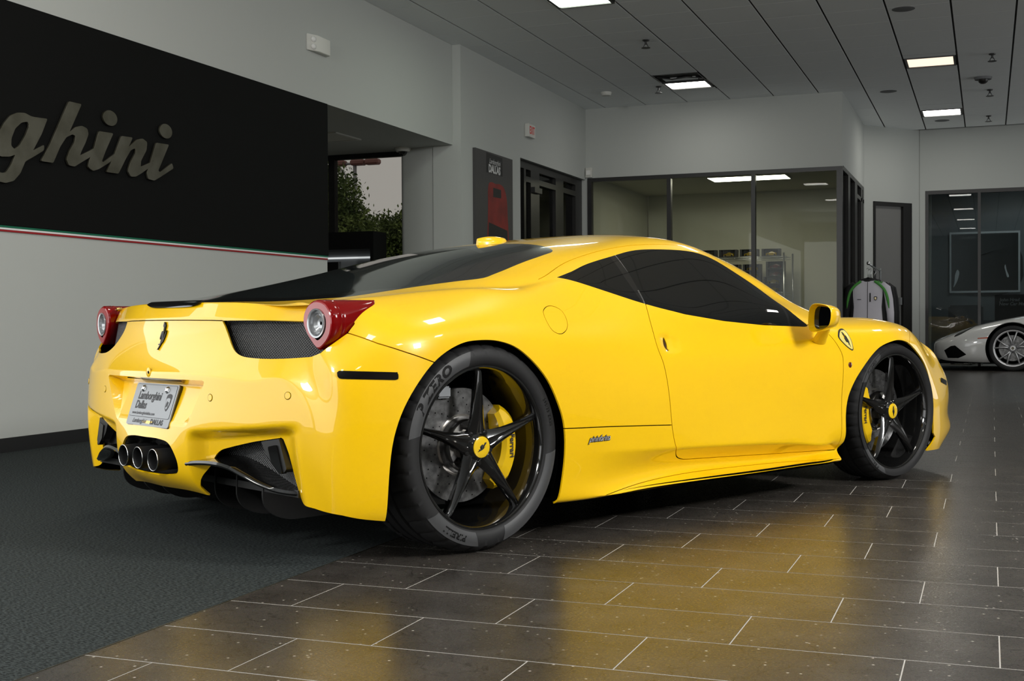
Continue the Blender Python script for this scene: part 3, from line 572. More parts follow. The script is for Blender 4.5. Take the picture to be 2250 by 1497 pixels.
FRONT = {0: (3.27, .115), 1: (3.36, .16), 2: (3.405, .21), 3: (3.375, .275), 4: (3.385, .35), 5: (3.378, .42), 6: (3.345, .485), 7: (3.28, .55), 8: (3.20, .615)}
def pchip(xk, yk, x):
    xk = np.array(xk, float); yk = np.array(yk, float); h = np.diff(xk); d = np.diff(yk)/h
    n = len(xk); mm = np.zeros(n); mm[0] = d[0]; mm[-1] = d[-1]
    for i in range(1, n-1):
        mm[i] = (h[i]*d[i-1]+h[i-1]*d[i])/(h[i-1]+h[i])
    i = int(np.clip(np.searchsorted(xk, x)-1, 0, n-2)); t = (x-xk[i])/h[i]
    return ((1+2*t)*(1-t)**2*yk[i]+t*(1-t)**2*h[i]*mm[i]+t*t*(3-2*t)*yk[i+1]+t*t*(t-1)*h[i]*mm[i+1])
NET = {}
for r in range(14):
    k = ROWS[r]; xk = [p[0] for p in k]; wk = [p[1] for p in k]; zk = [p[2] for p in k]
    for t in range(6, 24):
        x = XS[t]
        NET[r, t] = (x, pchip(xk, wk, x) if r < 13 else 0.0, pchip(xk, zk, x))
for r in (7, 8):
    x, w_, z_ = NET[r, 6]; NET[r, 6] = ({7: -.53, 8: -.49}[r], w_, z_)
for r in range(9):
    xs_, wl, zs_ = REAR[r]
    for t in range(6): NET[r, t] = (xs_[t], WR[t] if t < 5 else wl, zs_[t])
    x0, z0 = FRONT[r]
    for j in range(6):
        NET[r, 24+j] = (x0+FRONT_DX[j], FRONT_W[j], z0-(0.11*(r/8)**1.5)*(FRONT_DX[j]/.35)**2)
ids = {}; pts = []
def vid(r, t, s):
    c = (r == 13) or (r <= 8 and t in (0, 29))
    key = (r, t, 0 if c else s)
    if key not in ids:
        x, w_, z_ = NET[r, t]; ids[key] = len(pts); pts.append((x, w_*s if not c else 0.0, z_))
    return ids[key]
faces = []; crease = {}
for s in (-1, 1):
    q_ = []
    for r in range(8):
        for t in range(29): q_.append((vid(r, t, s), vid(r, t+1, s), vid(r+1, t+1, s), vid(r+1, t, s)))
    for r in range(8, 13):
        for t in range(6, 23): q_.append((vid(r, t, s), vid(r, t+1, s), vid(r+1, t+1, s), vid(r+1, t, s)))
    for i in range(5):
        q_.append((vid(8, 5-i, s), vid(8+i, 6, s), vid(9+i, 6, s), vid(8, 4-i, s)))
        q_.append((vid(8+i, 23, s), vid(8, 24+i, s), vid(8, 25+i, s), vid(9+i, 23, s)))
    faces += q_ if s == -1 else [tuple(reversed(f)) for f in q_]
    def cr_(a, b, v): crease[tuple(sorted((a, b)))] = v
    for t in range(5):
        cr_(vid(8, t, s), vid(8, t+1, s), 0.75); cr_(vid(7, t, s), vid(7, t+1, s), 0.8); cr_(vid(4, t, s), vid(4, t+1, s), 0.7)
    for t in range(13, 19):
        cr_(vid(3, t, s), vid(3, t+1, s), 0.85); cr_(vid(1, t, s), vid(1, t+1, s), 0.8)
    for t in range(14, 19): cr_(vid(8, t, s), vid(8, t+1, s), 0.35)
cage = bpy.data.meshes.new('cage')
def eval_cage(P, level):
    cage.clear_geometry(); cage.from_pydata([tuple(p) for p in P], [], faces); cage.update()
    at = cage.attributes.new('crease_edge', 'FLOAT', 'EDGE')
    ev = np.zeros(len(cage.edges)*2, int); cage.edges.foreach_get('vertices', ev); ev = ev.reshape(-1, 2)
    at.data.foreach_set('value', [crease.get(tuple(sorted(e)), 0.0) for e in ev.tolist()])
    o = bpy.data.objects.new('cage', cage); COL.objects.link(o)
    md = o.modifiers.new('s', 'SUBSURF'); md.levels = level; md.render_levels = level; md.use_limit_surface = True; md.quality = 4
    md.boundary_smooth = 'ALL'
    dg = bpy.context.evaluated_depsgraph_get(); dg.update()
    me = o.evaluated_get(dg).to_mesh()
    V = np.zeros(len(me.vertices)*3); me.vertices.foreach_get('co', V); V = V.reshape(-1, 3)
    N = np.zeros(len(me.vertices)*3); me.vertex_normals.foreach_get('vector', N); N = N.reshape(-1, 3)
    L = np.zeros(len(me.loops), int); me.loops.foreach_get('vertex_index', L)
    Q = L.reshape(-1, 4)
    bpy.data.objects.remove(o)
    return V, N, Q
target = np.array(pts); P = target.copy()
for it in range(7):
    V, N, Q = eval_cage(P, 1)
    P = P+0.9*(target-V[:len(P)])
V, N, Q = eval_cage(P, 4)
# keep the right half (y <= 0) as triangles
keep = (V[Q][:, :, 1] <= 1e-5).all(1); Q = Q[keep]
used = np.unique(Q); remap = -np.ones(len(V), int); remap[used] = np.arange(len(used))
V = V[used]; N = N[used]; Q = remap[Q]
d1 = np.linalg.norm(V[Q[:, 0]]-V[Q[:, 2]], axis=1); d2 = np.linalg.norm(V[Q[:, 1]]-V[Q[:, 3]], axis=1)
F = np.where((d1 < d2)[:, None, None], np.stack([Q[:, [0, 1, 2]], Q[:, [0, 2, 3]]], 1), np.stack([Q[:, [0, 1, 3]], Q[:, [1, 2, 3]]], 1)).reshape(-1, 3)

# ---- cutting tools -----------------------------------------------------------
class Skin: pass
SK = Skin(); SK.V, SK.N, SK.F = V, N, F
def cut(sk, phi):
    phi = np.where(np.abs(phi) < 2e-5, 0.0, phi)
    sg = np.sign(phi).astype(int); F = sk.F; s = sg[F]
    cross = ((s.min(1) < 0) & (s.max(1) > 0))
    if not cross.any(): return np.arange(len(sk.V))
    K = F[~cross]; C = F[cross]; sc = s[cross]
    out = [K]
    E = {}
    newV, newN = [], []; base = len(sk.V)
    # one vertex on the line
    has0 = (sc == 0).any(1)
    def mid(a, b):
        lo = np.minimum(a, b); hi = np.maximum(a, b); key = lo.astype(np.int64)*10**7+hi
        return key, lo, hi
    keys = []
    z = C[has0]; zs = sc[has0]
    if len(z):
        r = np.argmax(zs == 0, 1); idx = (r[:, None]+np.arange(3)) % 3
        z = np.take_along_axis(z, idx, 1)
        k0, lo0, hi0 = mid(z[:, 1], z[:, 2])
    t = C[~has0]; ts = sc[~has0]
    if len(t):
        r = np.argmax(ts == -ts.sum(1)[:, None], 1); idx = (r[:, None]+np.arange(3)) % 3
        t = np.take_along_axis(t, idx, 1)
        k1, lo1, hi1 = mid(t[:, 0], t[:, 1]); k2, lo2, hi2 = mid(t[:, 0], t[:, 2])
    allk = np.concatenate([k0] if len(z) else [] + [])if False else None
    ks, ls, hs = [], [], []
    if len(z): ks.append(k0); ls.append(lo0); hs.append(hi0)
    if len(t): ks += [k1, k2]; ls += [lo1, lo2]; hs += [hi1, hi2]
    kk = np.concatenate(ks); ll = np.concatenate(ls); hh = np.concatenate(hs)
    uk, ui, inv = np.unique(kk, return_index=True, return_inverse=True)
    a, b = ll[ui], hh[ui]; tt = (phi[a]/(phi[a]-phi[b]))[:, None]
    nv = sk.V[a]*(1-tt)+sk.V[b]*tt; nn = sk.N[a]*(1-tt)+sk.N[b]*tt; nn /= np.linalg.norm(nn, axis=1)[:, None]
    inv = inv+base; o = 0
    if len(z):
        mz = inv[:len(z)]; o = len(z)
        out += [np.stack([z[:, 0], z[:, 1], mz], 1), np.stack([z[:, 0], mz, z[:, 2]], 1)]
    if len(t):
        m1 = inv[o:o+len(t)]; m2 = inv[o+len(t):o+2*len(t)]
        out += [np.stack([t[:, 0], m1, m2], 1), np.stack([m1, t[:, 1], t[:, 2]], 1), np.stack([m1, t[:, 2], m2], 1)]
    sk.V = np.concatenate([sk.V, nv]); sk.N = np.concatenate([sk.N, nn]); sk.F = np.concatenate(out)
def sd(P2, poly):
    """signed distance to a closed polygon, negative inside (numpy)"""
    A = np.array(poly, float); B = np.roll(A, -1, 0)
    res = np.full(len(P2), 1e3); lo = A.min(0)-.06; hi = A.max(0)+.06
    m_ = ((P2 > lo) & (P2 < hi)).all(1); p = P2[m_]
    best = np.full(len(p), 1e9); ins = np.zeros(len(p), bool)
    for a, b in zip(A, B):
        e = b-a; L = e@e
        if L < 1e-14: continue
        d = p-a; t = np.clip((d@e)/L, 0, 1); best = np.minimum(best, ((d-t[:, None]*e)**2).sum(1))
        c = ((a[1] > p[:, 1]) != (b[1] > p[:, 1]))
        if a[1] != b[1]: ins ^= c & (p[:, 0] < (b[0]-a[0])*(p[:, 1]-a[1])/(b[1]-a[1])+a[0])
    r_ = np.sqrt(best); res[m_] = np.where(ins, -r_, r_)
    return res
def sdline(P2, line):
    """unsigned distance to an open polyline"""
    A = np.array(line, float); res = np.full(len(P2), 1e3); lo = A.min(0)-.06; hi = A.max(0)+.06
    m_ = ((P2 > lo) & (P2 < hi)).all(1); p = P2[m_]; best = np.full(len(p), 1e9)
    for a, b in zip(A[:-1], A[1:]):
        e = b-a; d = p-a; t = np.clip((d@e)/max(e@e, 1e-14), 0, 1); best = np.minimum(best, ((d-t[:, None]*e)**2).sum(1))
    res[m_] = np.sqrt(best)
    return res
def sdsigned(P2, line):
    A = np.array(line, float); res = np.full(len(P2), 1e3); lo = A.min(0)-.05; hi = A.max(0)+.05
    m_ = ((P2 > lo) & (P2 < hi)).all(1); p = P2[m_]; best = np.full(len(p), 1e9); sg = np.ones(len(p))
    for a, b in zip(A[:-1], A[1:]):
        e = b-a; d = p-a; t = np.clip((d@e)/max(e@e, 1e-14), 0, 1); q = ((d-t[:, None]*e)**2).sum(1); c = e[0]*d[:, 1]-e[1]*d[:, 0]
        u = q < best; best = np.where(u, q, best); sg = np.where(u, np.sign(c), sg)
    res[m_] = np.sqrt(best)*sg
    return np.where(np.abs(res) < .05, res, 1e3)
# ---- relief pressed into the skin ---------------------------------------------
def sstep(a, b, x):
    t = np.clip((x-a)/(b-a), 0, 1); return t*t*(3-2*t)
V = SK.V.copy(); wv = -V[:, 1]
rearm = sstep(-.50, -.57, V[:, 0])
zc = np.interp(wv, [0, .30, .48, .68, .83], [.40, .42, .435, .452, .475])
tuck = sstep(0.0, .036, zc-V[:, 2])*sstep(.262, .315, wv)*sstep(.78, .67, wv)*rearm
V[:, 0] += .050*tuck
# exhaust pod bulges a little, ledge above the plate
V[:, 0] -= .006*np.exp(-((wv/.2)**4))*np.exp(-(((V[:, 2]-.31)/.09)**2))*rearm
# door handle scoop
hx, hz = V[:, 0]-1.03, V[:, 2]-.682
scoop = sstep(.075, .02, np.abs(hx))*sstep(.045-.22*np.maximum(hx, 0), .01, np.abs(hz+.1*hx))*(wv > .7)
V[:, 1] += .011*scoop*np.sign(-V[:, 1])*np.where(hx < -.01, 1, .5)
# lower flank scallop ahead of the rear wheel
sc_ = sstep(.55, .95, V[:, 0])*sstep(2.3, 1.5, V[:, 0])*np.exp(-(((V[:, 2]-.225)/.03)**2))*(wv > .8)
V[:, 1] += .003*sc_
SK.V = V
def vnormals(V, F):
    fn = np.cross(V[F[:, 1]]-V[F[:, 0]], V[F[:, 2]]-V[F[:, 0]]); N = np.zeros_like(V)
    for k in range(3): np.add.at(N, F[:, k], fn)
    return N/np.maximum(np.linalg.norm(N, axis=1), 1e-12)[:, None]
SK.N = vnormals(SK.V, SK.F)
SK.N[np.abs(SK.V[:, 1]) < 1e-5, 1] = 0
BV, BF = SK.V.copy(), SK.F.copy()
from mathutils.bvhtree import BVHTree
BVH = BVHTree.FromPolygons([tuple(v) for v in BV], [tuple(f) for f in BF])
def on_side(x, z):
    h = BVH.ray_cast(Vector((x, -3, z)), Vector((0, 1, 0))); return h[0], h[1]
def on_rear(y, z):
    h = BVH.ray_cast(Vector((-3, -abs(y), z)), Vector((1, 0, 0)))
    p, n = h[0], h[1]
    if y > 0: p = Vector((p.x, -p.y, p.z)); n = Vector((n.x, -n.y, n.z))
    return p, n
def on_top(x, y):
    h = BVH.ray_cast(Vector((x, -abs(y), 3)), Vector((0, 0, -1))); p = h[0]
    return Vector((p.x, y, p.z))

# ---- outlines (x,z) side, (w,z) rear, (x,w) top --------------------------------
R_ARCH = crv([(-.415,.10),(-.421,.153),(-.42,.294),(-.405,.414),(-.371,.506),(-.316,.587),(-.253,.647),(-.191,.682),(-.112,.707),(-.031,.714),(.047,.71),(.122,.69),(.194,.645),(.27,.57),(.316,.492),(.345,.42),(.356,.324),(.348,.224),(.326,.131),(.315,.09)], 4)+[(.31,-.1),(-.41,-.1)]
F_ARCH = [(2.10,-.1),(2.125,.126),(2.168,.172),(2.193,.215)]+crv([(2.196,.25),(2.201,.33),(2.231,.42),(2.285,.493),(2.34,.544),(2.423,.607),(2.494,.644),(2.596,.668),(2.674,.674),(2.757,.659),(2.817,.625),(2.903,.56),(2.955,.49),(2.978,.399),(2.979,.286),(2.982,.204)], 4)+[(3.01,.183),(2.945,.12),(2.90,-.1)]
BELT = [(.532,.939),(.587,.929),(.742,.889),(.923,.844),(1.159,.801),(1.404,.772),(1.681,.753),(1.983,.744),(2.025,.744)]
GTOP = [(2.02,.752),(1.955,.80),(1.90,.858),(1.86,.91),(1.733,.99),(1.633,1.042),(1.56,1.064),(1.477,1.075),(1.312,1.077),(1.106,1.066),(.916,1.032),(.741,.995),(.633,.964)]
DLO = crv(BELT, 5)[:-1]+crv(GTOP, 5)
BAR1 = [(.915,1.06),(.911,1.03),(.907,.938),(.921,.846),(.925,.80),(.945,.80),(.941,.842),(.949,.945),(.955,1.039),(.958,1.06)]
BARL = [(.9515,1.06),(.945,.945),(.937,.842),(.941,.80),(.9445,.80),(.9405,.842),(.9485,.945),(.955,1.06)]
BAR2 = [(1.895,.88),(1.868,.73),(1.884,.73),(1.913,.86)]
DOOR = crv([(.943,.842),(.937,.749),(.938,.669),(.956,.607),(.967,.518),(.973,.377),(.981,.323),(.998,.275),(1.03,.240),(1.075,.224),(1.12,.219)], 5)+[(1.4,.207),(1.683,.195),(2.0,.185),(2.158,.180)]+crv([(2.156,.206),(2.183,.43),(2.206,.564),(2.209,.61),(2.185,.664),(2.148,.71),(2.105,.736),(2.03,.752)], 5)+[(2.0,.744),(1.681,.753),(1.404,.772),(1.159,.801)]
FUEL = crv([(.323,.803),(.357,.826),(.399,.829),(.436,.811),(.437,.774),(.415,.745),(.37,.729),(.33,.746)], 6, True)
G_SIDE = [(.30,.397),(.6,.386),(.971,.368)]
G_TAIL = [(-.52,.752),(-.493,.741),(-.433,.709),(-.357,.681),(-.25,.645)]
G_SKIRT = crv([(.50,.122),(.569,.136),(.766,.157),(1.061,.167),(1.491,.161),(2.14,.145)], 5)
G_ROOF = crv([(.44,.93),(.49,.945),(.644,.998),(.805,1.038),(.997,1.073),(1.222,1.096),(1.47,1.098),(1.62,1.07),(1.72,1.02)], 5)
G_LIP = [(-.10,.7865),(0,.7865),(.15,.786),(.30,.7845),(.352,.7830)]
G_FBUMP = [(2.90,.735),(2.855,.713),(2.80,.685),(2.765,.655)]
HANDLE = crv([(1.003,.71),(.989,.69),(.989,.672),(1.004,.653),(1.013,.672),(1.013,.692)], 4, True)
MARKER = rounded([(-.552,.601),(-.385,.594),(-.385,.618),(-.552,.626)], .009, 5)
GRILLE = crv([(.35,.7835),(.388,.738),(.441,.69),(.49,.669),(.565,.661),(.67,.661),(.765,.667)], 4)+[(.80,.680),(.846,.741),(.85,.79),(.80,.85),(.70,.85),(.690,.7795),(.55,.7835)]
DIFF = [(.29,-.1),(.272,.20)]+crv([(.272,.225),(.292,.27),(.335,.325),(.372,.352),(.423,.366),(.545,.392)], 4)+[(.655,.409),(.662,.407)]+crv([(.68,.361),(.715,.232),(.735,.208),(.80,.196)], 4)+crv([(.876,.178),(.93,.154),(1.0,.13)], 3)+[(1.0,-.1)]
EXH = crv([(0,.380),(.10,.379),(.16,.368),(.195,.335),(.209,.30),(.20,.272),(.15,.257),(0,.252),(-.15,.257),(-.20,.272),(-.209,.30),(-.195,.335),(-.16,.368),(-.10,.379)], 4, True)
RECESS = rounded([(-.365,.586),(.365,.586),(.26,.425),(-.26,.425)], .02, 3)
SCREEN = crv([(-.49,.30),(-.475,.40),(-.44,.49),(-.39,.56),(-.336,.615),(-.172,.637),(-.072,.644),(.099,.659),(.231,.667),(.303,.648),(.462,.609),(.615,.582),(.687,.562),(.715,.52),(.735,.44),(.755,.285),(.762,0)], 4)+[(.762,-.2),(-.50,-.2)]
GLASS = crv([(-.40,.36),(-.30,.47),(-.20,.56),(-.064,.625),(.085,.566),(.226,.512),(.413,.483),(.534,.486),(.66,.474),(.70,.42),(.725,.285),(.735,0)], 4)+[(.735,-.2),(-.40,-.2)]
WSHIELD = [(1.585,-.2),(1.585,.2)]+crv([(1.60,.40),(1.66,.50),(1.80,.565),(1.95,.61),(2.10,.65),(2.22,.66),(2.33,.60),(2.42,.40),(2.45,.2),(2.46,0)], 4)+[(2.46,-.2)]
HEADLAMP = crv([(2.98,.58),(3.05,.665),(3.12,.70),(3.26,.665),(3.34,.60),(3.30,.565),(3.15,.59)], 5, True)
GW = .0018
def fields(V, N, only=None):
    xz = V[:, [0, 2]]; wz = np.stack([-V[:, 1], V[:, 2]], 1); xw = np.stack([V[:, 0], -V[:, 1]], 1)
    side = V[:, 1] < -.50; rear = V[:, 0] < -.36; top = N[:, 2] > .25
    g = {}
    far_ = 1.0
    def put(n, m_, f):
        if only is None or n == only:
            d = np.full(len(V), far_); d[m_] = f(m_); g[n] = d
    for n, p in (('rarch', R_ARCH), ('farch', F_ARCH), ('dlo', DLO), ('bar1', BAR1), ('bar2', BAR2), ('barl', BARL), ('door', DOOR), ('fuel', FUEL), ('handle', HANDLE), ('marker', MARKER)):
        put(n, side, lambda m_, p=p: sd(xz[m_], p))
    for n, p in (('gside', G_SIDE), ('gtail', G_TAIL), ('gskirt', G_SKIRT), ('groof', G_ROOF), ('gfb', G_FBUMP)):
        put(n, side, lambda m_, p=p, n=n: sdline(xz[m_], p)-{'groof': .0009, 'gskirt': .0010}.get(n, GW))
        put('s'+n, side, lambda m_, p=p: sdsigned(xz[m_], p))
    put('glip', rear, lambda m_: sdline(wz[m_], G_LIP)-.0016); put('sglip', rear, lambda m_: sdsigned(wz[m_], G_LIP))
    for n, p in (('grille', GRILLE), ('diff', DIFF), ('exh', EXH), ('recess', RECESS)):
        put(n, rear, lambda m_, p=p: sd(wz[m_], p))
    for n, p in (('screen', SCREEN), ('glass', GLASS), ('wshield', WSHIELD), ('headlamp', HEADLAMP)):
        put(n, top, lambda m_, p=p: sd(xw[m_], p))
    if 'grille' in g: g['grille'] = np.maximum(g['grille'], V[:, 0]+.468)
    for n, m_ in (('headlamp', V[:, 0] > 2.6), ('wshield', V[:, 2] > .7), ('grille', V[:, 2] > .5), ('diff', (V[:, 2] < .5) & (V[:, 0] < -.42))):
        if n in g: g[n] = np.where(m_, g[n], far_)
    return g
CUTS = [('rarch', 0), ('farch', 0), ('dlo', 0), ('bar1', 0), ('bar2', 0), ('barl', 0), ('door', GW), ('door', -GW), ('fuel', .0012), ('fuel', -.0012), ('handle', 0), ('marker', 0),
        ('sgside', 0), ('sgtail', 0), ('sgskirt', 0), ('sgroof', 0), ('sgfb', 0), ('sglip', 0), ('glip', 0), ('gside', 0), ('gtail', 0), ('gskirt', 0), ('groof', 0), ('gfb', 0), ('grille', 0), ('diff', 0), ('exh', 0), ('recess', 0), ('recess', -.022), ('screen', 0), ('glass', 0), ('wshield', 0), ('headlamp', 0)]
for n_, off in CUTS:
    cut(SK, fields(SK.V, SK.N, n_)[n_]-off)
Cn = SK.V[SK.F].mean(1); Nn = SK.N[SK.F].mean(1)
G = fields(Cn, Nn); I = {k: v < 0 for k, v in G.items()}
doorgap = np.abs(G['door']) < GW; fuelgap = np.abs(G['fuel']) < .0012
ftri = np.cross(SK.V[SK.F[:, 1]]-SK.V[SK.F[:, 0]], SK.V[SK.F[:, 2]]-SK.V[SK.F[:, 0]])
okf = np.linalg.norm(ftri, axis=1) > 1e-11
hole = I['rarch'] | I['farch'] | I['grille'] | I['diff'] | I['exh']
gap = (doorgap & ~I['dlo']) | fuelgap | (((I['gside'] & ~I['door']) | I['gtail'] | (I['gskirt'] & ~I['door']) | I['groof'] | I['gfb'] | I['glip']) & ~hole)
gapbar = I['dlo'] & (I['bar1'] | I['bar2'])
CL = np.full(len(SK.F), 'body', dtype='U12')
CL[I['door'] & ~doorgap] = 'door'
CL[I['fuel'] & ~fuelgap] = 'fuel'
CL[I['handle']] = 'handle'; CL[I['marker']] = 'marker'
CL[I['screen']] = 'trim'; CL[I['screen'] & (Cn[:, 0] > -.06)] = 'carbon'; CL[I['glass'] & I['screen']] = 'rglass'
CL[I['wshield']] = 'wshield'; CL[I['headlamp']] = 'headlamp'
CL[I['dlo'] & (Cn[:, 0] < .92)] = 'qglass'; CL[I['dlo'] & (Cn[:, 0] >= .92)] = 'dglass'; CL[gapbar] = 'bar'; CL[gapbar & (Cn[:, 0] > 1.5)] = 'bar2'; CL[I['dlo'] & I['barl']] = 'barl'
CL[I['recess']] = 'recess'
CL[gap] = 'gap'; CL[hole] = 'hole'; CL[~okf] = 'none'
# the licence-plate recess: push in, flat shaded
rv = np.unique(SK.F[CL == 'recess'])
fr_ = fields(SK.V[rv], SK.N[rv], 'recess')['recess']
dep = np.clip((SK.V[rv, 2]-.425)/.16, 0, 1)*.058*np.clip(-fr_/.022, 0, 1)
NV = SK.V.copy(); NV[rv, 0] += dep

def emit(name, classes, material, parent=car, ret=.007, mirror=False, both=False, flat=(), offset=0.0, shell=False):
    msk = np.isin(CL, classes)
    if shell: msk &= ~((Cn[:, 0] < -.40) & (Cn[:, 2] > .70) & (Cn[:, 1] > -.80))
    F = SK.F[msk]; fl = np.isin(CL[msk], flat)
    u = np.unique(F); rm = np.zeros(len(SK.V), int); rm[u] = np.arange(len(u))
    V = NV[u]-offset*SK.N[u]; N = SK.N[u]; F = rm[F]
    fn = np.cross(V[F[:, 1]]-V[F[:, 0]], V[F[:, 2]]-V[F[:, 0]]); fn /= np.maximum(np.linalg.norm(fn, axis=1), 1e-12)[:, None]
    LN = N[F]; LN[fl] = fn[fl][:, None, :]
    # inward return along open edges
    if ret:
        e = np.concatenate([F[:, [0, 1]], F[:, [1, 2]], F[:, [2, 0]]]); key = np.sort(e, 1)
        _, inv, cnt = np.unique(key[:, 0].astype(np.int64)*10**7+key[:, 1], return_inverse=True, return_counts=True)
        be = e[cnt[inv] == 1]; be = be[~((np.abs(V[be[:, 0], 1]) < 1e-5) & (np.abs(V[be[:, 1], 1]) < 1e-5))]
        a, b = V[be[:, 0]], V[be[:, 1]]; na, nb = N[be[:, 0]], N[be[:, 1]]
        n0 = len(V); k = len(be); ar = np.arange(k)
        V = np.concatenate([V, a, b, b-ret*nb, a-ret*na])
        q1 = np.stack([n0+k+ar, n0+ar, n0+3*k+ar], 1); q2 = np.stack([n0+k+ar, n0+3*k+ar, n0+2*k+ar], 1)
        F2 = np.concatenate([q1, q2]); rn = np.cross(b-a, na); rn = rn/np.maximum(np.linalg.norm(rn, axis=1), 1e-12)[:, None]
        # soften the edge: blend outer vertices toward the skin normal
        LN2 = np.stack([rn, rn, rn], 1); LN = np.concatenate([LN, LN2, LN2]); F = np.concatenate([F, F2])
    objs = []
    sets = [(V, F, LN)] if not mirror else [(V*np.array([1, -1, 1]), F[:, ::-1], LN[:, ::-1]*np.array([1, -1, 1]))]
    if both:
        V2, F2, L2 = V*np.array([1, -1, 1]), F[:, ::-1]+len(V), LN[:, ::-1]*np.array([1, -1, 1])
        sets = [(np.concatenate([V, V2]), np.concatenate([F, F2]), np.concatenate([LN, L2]))]
    V, F, LN = sets[0]
    me = bpy.data.meshes.new(name); me.from_pydata(V.tolist(), [], F.tolist()); me.update()
    me.materials.append(MAT[material]); me.polygons.foreach_set('use_smooth', [True]*len(me.polygons))
    if len(me.polygons) == len(F): me.normals_split_custom_set(LN.reshape(-1, 3).tolist())
    o = bpy.data.objects.new(name, me); link(o, parent)
    return o
body = emit('body', ['body', 'recess'], 'paint_yellow', both=True, flat=('recess',))
emit('inner_shell', ['body', 'recess', 'door', 'fuel', 'handle', 'marker', 'trim', 'carbon', 'rglass', 'wshield', 'qglass', 'dglass', 'bar', 'bar2', 'barl', 'gap', 'headlamp'], 'under_black', both=True, offset=.011, ret=0, shell=True)
mat('handle_brown', (.05, .02, .003), .35); mat('smoked_lens', (.004, .003, .003), .08, 0, .2, .4); mat('rear_glass', (.010, .013, .013), .04, 0, 0, .7)
doors = []
for mi in (False, True):
    d = emit('door', ['door'], 'paint_yellow', mirror=mi); doors.append(d)
    hr = emit('handle_recess', ['handle'], 'handle_brown', d, mirror=mi, offset=.004)
    emit('door_window', ['dglass'], 'tint_glass', car, mirror=mi)
    emit('quarter_window', ['qglass'], 'tint_glass', car, mirror=mi)
    emit('window_pillar', ['bar'], 'gloss_black', car, mirror=mi); emit('window_divider', ['bar2'], 'gloss_black', car, mirror=mi); emit('pillar_strip', ['barl'], 'steel', car, mirror=mi)
    emit('side_marker_lamp', ['marker'], 'smoked_lens', car, mirror=mi, offset=-.002)
    if not mi: emit('fuel_flap', ['fuel'], 'paint_yellow', car)
    emit('headlamp_lens', ['headlamp'], 'gloss_black', car, mirror=mi)
emit('rear_window', ['rglass'], 'rear_glass', both=True)
emit('engine_cover_trim', ['trim'], 'gloss_black', both=True)
emit('carbon_trim', ['carbon'], 'carbon', both=True)
emit('windscreen', ['wshield'], 'tint_glass', both=True)
# ---- wheels ---------------------------------------------------------------------
mat('tyre', (.014, .014, .0145), .62, spec=.35); mat('tyre_band', (.055, .056, .058), .5, spec=.45); mat('tyre_text', (.006, .006, .006), .7, spec=.2)
mat('disc', (.16, .16, .16), .42, 0.85); noise_color(MAT['disc'], (.09, .09, .09), (.2, .2, .2), 40)
mat('hat', (.62, .60, .58), .18, 1.0); mat('caliper', (.80, .50, .003), .25, 0, .7); mat('badge_yellow', (.85, .55, .01), .2, 0, .8)
mat('red_print', (.5, .02, .01), .5); mat('silver_plate', (.30, .315, .33), .4, .1); mat('ink', (.02, .02, .022), .5)
HORSE = [(590,108),(602,118),(612,113),(610,130),(618,150),(606,175),(596,205),(590,228),(588,250),(594,285),(600,310),(608,290),(612,262),(622,238),(633,208),(630,240),(622,270),(614,300),(604,325),(596,345),(584,352),(566,372),(552,402),(530,440),(516,441),(532,408),(545,386),(528,384),(508,380),(512,368),(530,370),(542,366),(540,340),(545,318),(536,290),(528,262),(524,285),(520,318),(510,318),(504,290),(512,255),(524,222),(540,216),(556,228),(566,208),(572,180),(572,166),(558,158),(562,148),(578,138)]
HORSE = [((x-565)/333, (275-y)/333) for x, y in HORSE]
def flat_mesh(name, poly, material, parent, fn, thick=.0015):
    """2D outline -> thin solid; fn(u, v, d) gives the 3D point at height d above the surface"""
    bm = bmesh.new()
    A = [bm.verts.new(fn(u, v, thick)) for u, v in poly]; f = bm.faces.new(A)
    B = [bm.verts.new(fn(u, v, -.001)) for u, v in poly]
    n = len(poly)
    for i in range(n): bm.faces.new((A[i], B[i], B[(i+1) % n], A[(i+1) % n]))
    bmesh.ops.triangulate(bm, faces=[f])
    return bmobj(name, bm, material, parent)
def text_on(name, body, size, material, parent, fn, thick=.0012, shear=0, spacing=1.0, offset=0.0, xs=1.0):
    Vt, Ft = text_mesh(body, size, 0, shear, 3, spacing, offset)
    return meshobj(name, [fn(u*xs, v, thick) for u, v, _ in Vt], Ft, material, parent)

